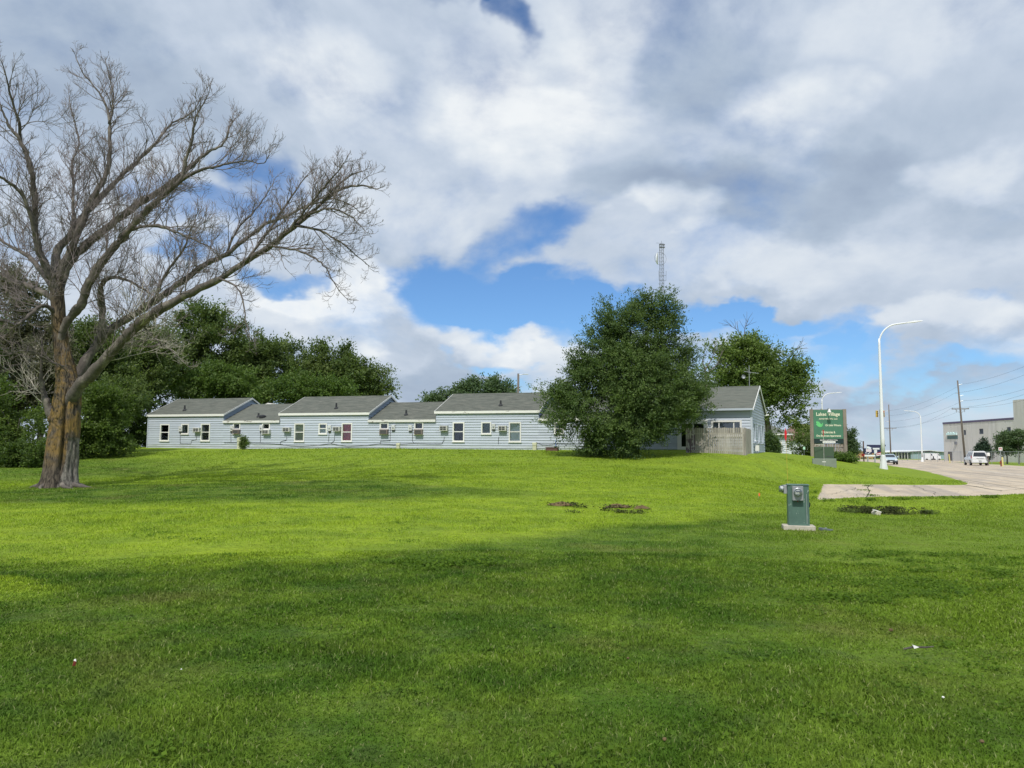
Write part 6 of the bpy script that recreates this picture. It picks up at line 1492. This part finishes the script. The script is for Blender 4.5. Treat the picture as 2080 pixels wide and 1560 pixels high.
# ------------------------------------------------------------------ vehicles
m_tyre = MAT('tyre', (.02, .02, .02), .8); m_rim = MAT('alloy_rim', (.45, .46, .48), .3, .05, metal=.8)
m_cglass = MAT('tinted_glass', (.015, .018, .022), .06, 0, spec=.9)
m_tail = MAT('tail_light', (.30, .015, .02), .25); m_headl = MAT('head_light', (.75, .78, .80), .1)
m_plate = MAT('number_plate', (.60, .62, .60), .5)
def car(name, loc, head, lab, paint, Lc, Wc, Hc_, suv, parts_front):
    """car along local +y = its nose"""
    e = empty(name, loc, head, lab, 'car')
    mp_ = MAT(name + '_paint', paint, .22, .02, spec=.6)
    hw = Wc / 2; hl = Lc / 2
    # body: cross-section loops along the length (y, half width, z bottom, z shoulder)
    if suv: prof = [(-hl, .84, .42, 1.02), (-hl + .12, .96, .34, 1.08), (-hl * .5, 1.0, .30, 1.10), (0, 1.0, .30, 1.10), (hl * .5, 1.0, .30, 1.10), (hl * .62, .99, .30, 1.08), (hl - .35, .95, .34, 1.0), (hl, .80, .42, .86)]
    else: prof = [(-hl, .80, .36, .90), (-hl + .15, .95, .26, .98), (-hl * .5, 1.0, .22, .98), (0, 1.0, .22, .96), (hl * .45, 1.0, .22, .94), (hl * .6, .98, .22, .90), (hl - .3, .92, .26, .76), (hl, .74, .34, .62)]
    vs = []; n = 10
    for (y, wf, zb, zs) in prof:
        w = hw * wf
        ring = [(-w * .80, zs + .03), (-w * .94, zs - .02), (-w, zs - .14), (-w, zb + .16), (-w * .93, zb), (w * .93, zb), (w, zb + .16), (w, zs - .14), (w * .94, zs - .02), (w * .80, zs + .03)]
        vs += [(a, y, c) for a, c in ring]
    fs = [(i * n + k, i * n + (k + 1) % n, (i + 1) * n + (k + 1) % n, (i + 1) * n + k) for i in range(len(prof) - 1) for k in range(n)] + [tuple(range(n)), tuple(range((len(prof) - 1) * n, len(prof) * n))]
    smooth_angle(MB().add(vs, fs).build('body', mp_, e), 40)
    zs = 1.09 if suv else .95
    if suv: gh = [(-hl + .14, hl * -.0, .0)]; yb0, yb1, yt0, yt1 = -hl + .10, hl * .50, -hl + .32, hl * .20
    else: yb0, yb1, yt0, yt1 = -hl * .80, hl * .52, -hl * .42, hl * .10
    wb, wt_ = hw * .90, hw * .70
    def gl(y0, y1, z0, z1, w0, w1, mat, nm, parent=e, T=0):
        m = MB().add([(-w0, y0[0], z0), (w0, y0[0], z0), (w0, y1[0], z0), (-w0, y1[0], z0), (-w1, y0[1], z1), (w1, y0[1], z1), (w1, y1[1], z1), (-w1, y1[1], z1)],
                     [(0, 3, 2, 1), (4, 5, 6, 7), (0, 1, 5, 4), (1, 2, 6, 5), (2, 3, 7, 6), (3, 0, 4, 7)]); return m.build(nm, mat, parent)
    cabin = gl((yb0, yt0), (yb1, yt1), zs, Hc_ - .05, wb, wt_, mp_, 'cabin')
    MB().box(-wt_ * .97, yt0 + .03, Hc_ - .0495, wt_ * .97, yt1 - .03, Hc_, ch=.02).build('roof_panel', mp_, e)
    k0 = .10; H_ = Hc_ - .05 - zs
    def lerp(a, c, t): return a + (c - a) * t
    # windscreens and side glass stand 4 mm proud of the cabin
    for nm, yb, yt, sg in (('rear_window', yb0, yt0, -1), ('windscreen', yb1, yt1, 1)):
        a, c = .10, .86; o_ = .006 * sg
        MB().add([(-lerp(wb, wt_, a) * .88, lerp(yb, yt, a) + o_, zs + H_ * a), (lerp(wb, wt_, a) * .88, lerp(yb, yt, a) + o_, zs + H_ * a), (lerp(wb, wt_, c) * .86, lerp(yb, yt, c) + o_, zs + H_ * c), (-lerp(wb, wt_, c) * .86, lerp(yb, yt, c) + o_, zs + H_ * c)], [(0, 1, 2, 3)]).build(nm, m_cglass, e)
    nsw = 3 if suv else 2
    for s in (-1, 1):
        for k in range(nsw):
            t0, t1 = (k + .10) / nsw, (k + .90) / nsw; a, c = .14, .84
            ya0, ya1 = lerp(yb0, yb1, t0 * .94 + .03), lerp(yb0, yb1, t1 * .94 + .03); yc0, yc1 = lerp(yt0, yt1, t0 * .94 + .03), lerp(yt0, yt1, t1 * .94 + .03)
            f = lambda y_b, y_t, h: (s * (lerp(wb, wt_, h) + .006), lerp(y_b, y_t, h), zs + H_ * h)
            MB().add([f(ya0, yc0, a), f(ya1, yc1, a), f(ya1, yc1, c), f(ya0, yc0, c)], [(0, 1, 2, 3)]).build('side_window', m_cglass, e)
        for yy in (-hl * .62, hl * .62):
            r_ = .38 if suv else .32
            wl = MB().lathe([(r_ * .9, s * (hw - .22)), (r_, s * (hw - .2)), (r_, s * (hw + .0)), (r_ * .92, s * (hw + .012))], 20, (0, yy, r_), 'x').build('wheel', m_tyre, e)
            MB().lathe([(r_ * .6, s * (hw + .013)), (r_ * .55, s * (hw + .02)), (r_ * .12, s * (hw + .006))], 14, (0, yy, r_), 'x').build('rim', m_rim, wl)
        mr = MB().box(s * hw + (-.02 if s > 0 else -.2), yb1 - .45, zs + .02, s * hw + (.2 if s > 0 else .02), yb1 - .33, zs + .2, ch=.03).build('mirror', mp_ if not suv else m_black, e)
        zl = .95 if suv else .80
        MB().box(s * hw * .96 - .09, -hl - .012, zl - .02, s * hw * .96 - .0 + (.02 if s > 0 else -.0), -hl + .14, zl + (.34 if suv else .14), ch=.01).build('tail_light', m_tail, e)
        MB().box(s * hw * .66 - .19, hl - .10, (.78 if suv else .60), s * hw * .66 + .19, hl + .012, (.96 if suv else .74), ch=.03).build('headlight', m_headl, e)
    MB().box(-hw * .95, -hl - .05, .38, hw * .95, -hl + .1, .62, ch=.03).build('rear_bumper', mp_, e)
    MB().box(-hw * .92, hl - .10, .24, hw * .92, hl + .05, .46, ch=.03).build('front_bumper', m_black if not suv else mp_, e)
    MB().box(-.45, hl + .0, .50, .45, hl + .02, .60).build('grille', m_black, e)
    pl_ = -1 if suv else 1
    MB().box(-.17, (-hl - .062) if pl_ < 0 else hl + .051, .66 if suv else .34, .17, (-hl - .0005 if suv else hl + .06), .80 if suv else .44).build('number_plate', m_plate, e)
    if suv:
        MB().box(-.42, -hl - .02, .90, .42, -hl - .001, .97).build('handle_trim', m_rim, e); MB().box(-.16, -hl - .058, .44, .16, -hl - .051, .52).build('tow_hitch_cover', m_black, e)
        for s in (-1, 1): MB().tube([(s * .55, yt0 + .2, Hc_ + .05), (s * .55, yt1 - .2, Hc_ + .05)], .02, 5).build('roof_rail', m_steel, e)
    return e
q = at(1982, 943, 104); car('white_suv', (q[0], 104, float(zroad(q[0], 104))), -math.radians(19.4), 'white SUV driving away on the far lane of the road', (.74, .75, .75), 5.1, 2.0, 1.88, True, None)
q = at(1806.5, 939.5, 108); car('blue_sedan', (q[0] - .05, 108, float(zroad(q[0], 108))), math.pi - math.radians(19.4), 'light silver-blue sedan approaching behind the near street light', (.40, .50, .56), 4.7, 1.84, 1.44, False, None)

# ------------------------------------------------------------------ odds and ends on the lawn
m_soil = MAT('bare_soil', (.15, .105, .05), .95, .3, 8, .8, 20)
GM = 'gopher mounds on the bright lawn'
for px, py, w_, lab in ((1141, 1027, .38, 'dark weedy soil mound, leftmost of the three on the bright lawn'), (1253, 1031, .36, 'brown soil mound in the middle of the three on the bright lawn'), (1304, 1034, .24, 'small reddish soil mound, rightmost of the three on the bright lawn')):
    x, y, z = on_ground(px, py); r = np.random.default_rng(px); vs = []; N = 14; R = 6
    for i in range(R + 1):
        for k in range(N):
            a = 6.283 * k / N; rr_ = w_ * i / R * (1 + .25 * math.sin(3 * a + px)); hh_ = .085 * (1 - (i / R) ** 1.6) + .045 * r.random() - .03
            vs.append((rr_ * math.cos(a), rr_ * .75 * math.sin(a), hh_ + .02))
    fs = [(i * N + k, i * N + (k + 1) % N, (i + 1) * N + (k + 1) % N, (i + 1) * N + k) for i in range(R) for k in range(N)]
    tag(MB().add(vs, fs).build('soil_mound', m_soil, None, (x, y, z)), lab, 'mound', GM)
m_ditchd = leaf_mat('dark_ditch_leaf', (.020, .026, .012), (.090, .105, .036), .2, .7, .04)  # dark weed leaf; in the ditch its colour also carries the hollow's shade
def weeds(name, lab, spots, n, leaf, mat, seed, cat='weeds', h=.09):
    r = np.random.default_rng(seed); vs = []; tn = []
    for (cx, cy, rx, ry) in spots:
        nk = max(3, n // 11); a = r.uniform(0, 6.283, nk); q = np.sqrt(r.random(nk)) * (1 + .3 * r.standard_normal(nk)); kx_ = cx + rx * q * np.cos(a); ky_ = cy + ry * q * np.sin(a)
        own = r.integers(0, nk, n); ss = r.uniform(.06, .20, nk)[own]; X = kx_[own] + r.standard_normal(n) * ss; Y = ky_[own] + r.standard_normal(n) * ss * .8
        # plants: leaves round little centres
        X = np.repeat(X, 7) + r.normal(0, .045, n * 7); Y = np.repeat(Y, 7) + r.normal(0, .045, n * 7)
        ok = poly_sd(X, Y, PV) > -.35 if name == 'crack_weeds' else poly_sd(X, Y, PV) > -.02
        if name == 'crack_weeds': ok = np.ones(len(X), bool)
        X, Y = X[ok], Y[ok]
        Z = np.maximum(gz(X, Y) + LUMPF(X, Y), np.where(poly_sd(X, Y, PV) < 0, zroad(X, Y), -9)) + r.uniform(.015, h, len(X))
        Pc = np.stack([X, Y, Z], 1); m = len(X)
        ax = r.standard_normal((m, 3)) * np.array([1, 1, .45]); ax /= np.linalg.norm(ax, axis=1)[:, None]
        nr = np.array([0, -.2, 1]) + r.standard_normal((m, 3)) * .4; bx2 = np.cross(nr, ax); bx2 /= np.linalg.norm(bx2, axis=1)[:, None]
        s = leaf * r.uniform(.6, 1.3, m)[:, None]
        vs.append(np.stack([Pc - ax * s * .5, Pc + bx2 * s * .38, Pc + ax * s * .5, Pc - bx2 * s * .38], 1).reshape(-1, 3)); tn.append(np.clip(.5 + .2 * r.standard_normal(m), 0, 1))
    V_ = np.concatenate(vs); t_ = np.concatenate(tn); k = len(t_)
    return tag(link_obj(name, raw_mesh(name, V_, np.arange(4 * k), np.arange(k) * 4, mat, t_), mat), lab, cat, None, 'stuff')
m_weed = leaf_mat('weed_leaf', (.050, .100, .014), (.150, .245, .026), .35, .6, .06)
x, y, _ = on_ground(890, 1150); x2, y2, _ = on_ground(1160, 1028); x3, y3, _ = on_ground(1210, 1040)
weeds('broadleaf_weeds', 'patch of darker broadleaf weeds in the middle of the bright grass', [(x - .3, y, .4, .3), (x + .25, y - .1, .6, .5), (x + .1, y + .5, .5, .4)], 90, .045, m_weed, 1)
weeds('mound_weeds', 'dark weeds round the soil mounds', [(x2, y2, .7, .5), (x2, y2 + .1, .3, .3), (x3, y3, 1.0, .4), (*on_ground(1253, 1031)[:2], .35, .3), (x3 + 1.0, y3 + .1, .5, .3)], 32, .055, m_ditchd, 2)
m_ditchw = leaf_mat('ditch_leaf', (.045, .065, .022), (.160, .220, .055), .3, .7, .06)
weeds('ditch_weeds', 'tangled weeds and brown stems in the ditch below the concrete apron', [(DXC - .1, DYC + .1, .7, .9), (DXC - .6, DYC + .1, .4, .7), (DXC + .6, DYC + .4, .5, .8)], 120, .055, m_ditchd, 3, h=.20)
weeds('ditch_rim_weeds', 'lighter weeds along the rim of the ditch', [(DXC, DYC + .9, 1.3, .25), (DXC - 1.0, DYC, .3, .4), (DXC + 1.1, DYC, .3, .4)], 60, .055, m_ditchw, 9, h=.12)
clov = []
for px, py, rx, ry in ((1750, 1180, 1.1, .6), (1850, 1200, 1.2, .6), (1930, 1140, 1.5, .8), (1800, 1130, 1.2, .6), (2010, 1165, 1.0, .5), (1720, 1215, .9, .3)):
    x, y, _ = on_ground(px, py); clov.append((x, y, rx, ry))
weeds('clover_patch', 'low clover spreading in the grass right of the meter pedestal', clov, 260, .034, m_weed, 4, 'clover', .05)
edge = []
for px, py in ((1655, 1012), (1662, 1000), (1700, 1017), (1760, 1015), (1830, 1013), (1900, 1012), (1960, 1011), (2030, 1009)):
    x, y, _ = on_ground(px, py + 2); edge.append((x, y, .7, .10))
weeds('edge_weeds', 'weeds creeping over the lower edge of the concrete apron', edge, 40, .05, m_weed, 5, h=.10)
_r = np.random.default_rng(77); _sp = []
for _ in range(85):
    a_ = _r.uniform(-.6, .6); d_ = 3.2 + 17 * _r.random() ** 1.3; _sp.append((d_ * math.sin(a_), d_ * math.cos(a_), .10 + .2 * _r.random(), .10 + .15 * _r.random()))
weeds('lawn_weeds', 'small broadleaf weeds scattered through the mown lawn', _sp, 9, .032, m_weed, 8, h=.05)
x, y = on_road(1765, 998); x2, y2 = on_road(1762, 988); x3, y3 = on_road(1764, 1007)
weeds('crack_weeds', 'green weeds growing out of the crack across the apron', [(x, y, .08, .7), (x2, y2, .16, .4), (x3, y3, .06, .5)], 26, .04, m_weed, 6, h=.07)
# culvert pipe end in the ditch
x, y, z = on_ground(1783, 1047); cv = empty('culvert_pipe', (x, y + .1, z), .15, 'pale broken pipe end lying in the weedy ditch', 'pipe')
MB().lathe([(.05, -.12), (.065, -.12), (.065, .12), (.05, .12)], 14, (0, 0, .05), 'y').build('pipe', m_conc, cv); MB().box(-.13, -.10, .10, .07, .02, .125, T=Matrix.Rotation(.3, 4, 'Y')).build('shard', m_trim, cv)
x, y, z = on_ground(1541, 1013); fl = empty('marking_flag', (x, y, z), 0, 'tiny orange utility flag standing in the bright lawn left of the meter pedestal', 'flag')
MB().tube([(0, 0, 0), (0, 0, .20)], .004, 4).build('wire', m_steel, fl); MB().box(-.002, -.003, .09, .05, .003, .20).build('flag', MAT('orange_flag', (.80, .16, .03), .6), fl)
x, y, z = on_ground(150, 1366); li = empty('litter_scrap', (x, y, z), .4, 'crumpled red and white scrap of litter in the dark grass at lower left', 'litter')
MB().add([(-.013, 0, .03), (.008, .01, .028), (.014, 0, .062), (-.005, -.008, .068), (0, .010, .05)], [(0, 1, 4), (1, 2, 4), (2, 3, 4), (3, 0, 4), (0, 3, 2, 1)]).build('red_paper', MAT('litter_red', (.55, .10, .08), .6), li)
MB().add([(-.006, 0, .068), (.013, -.004, .062), (.009, 0, .080), (-.002, .006, .078)], [(0, 1, 2), (0, 2, 3), (1, 3, 2), (0, 3, 1)]).build('white_paper', m_trim, li)
x, y, z = on_ground(1868, 1331); tw = empty('fallen_twig', (x, y, z), .25, 'dark fallen twig with a pale feather in the grass at lower right', 'twig')
MB().tube([(-.15, 0, .045), (-.03, .02, .05), (.06, 0, .045), (.17, .03, .04)], [.007, .009, .008, .004], 6).build('stem', m_limb, tw); MB().add([(-.05, 0, .04), (.0, .0, .05), (-.045, .01, .068), (-.07, 0, .075)], [(0, 1, 2, 3)]).build('feather', m_trim, tw)
GR = 'small bits lying on the lawn'
for px, py, sz, mt, lab in ((1810, 1289, .018, m_soil, 'small dark clod in the grass above the fallen twig'), (1916, 1426, .008, m_trim, 'small white pebble in the grass at lower right'), (368, 1369, .006, m_trim, 'tiny pale pebble right of the red litter scrap'), (1350, 1515, .012, m_soil, 'dark clod in the grass near the bottom of the picture'), (1995, 1517, .012, m_soil, 'dark clod in the grass in the lower right corner'), (1276, 1347, .010, m_soil, 'little dark clod in the middle foreground grass')):
    x, y, z = on_ground(px, py); r = np.random.default_rng(px)
    prof = [(sz * .2, -sz), (sz * .9, -sz * .4), (sz, 0), (sz * .7, sz * .6), (sz * .1, sz * .8)]
    o = MB().lathe(prof, 8, (0, 0, .03)); o.v = [(a * (1 + .3 * r.random()), b * (1 + .3 * r.random()), c) for a, b, c in o.v]
    tag(o.build('lawn_bit', mt, None, (x, y, z)), lab, 'clod' if mt is m_soil else 'pebble', GR)
# exposed roots and dry ground at the bare tree's foot
rt = MB()
for a, l in ((-.2, .9), (.35, .5), (3.4, .5), (4.3, .4), (5.4, .7)):
    p0 = np.array([math.cos(a) * .5, math.sin(a) * .45, .12]); p1 = np.array([math.cos(a) * (.6 + l * .5), math.sin(a) * (.55 + l * .4), .03]); p2 = np.array([math.cos(a + .2) * (.6 + l), math.sin(a + .2) * (.5 + l * .7), -.05])
    rt.tube(catmull([p0, p1, p2], 4), list(np.linspace(.12, .03, 9)), 8)
rt.build('surface_root', m_limb, tree, smooth=True)
for o in list(COL.objects):
    if o.type == 'MESH' and not o.data.materials: print('no material', o.name)
print('objects', len(COL.objects))
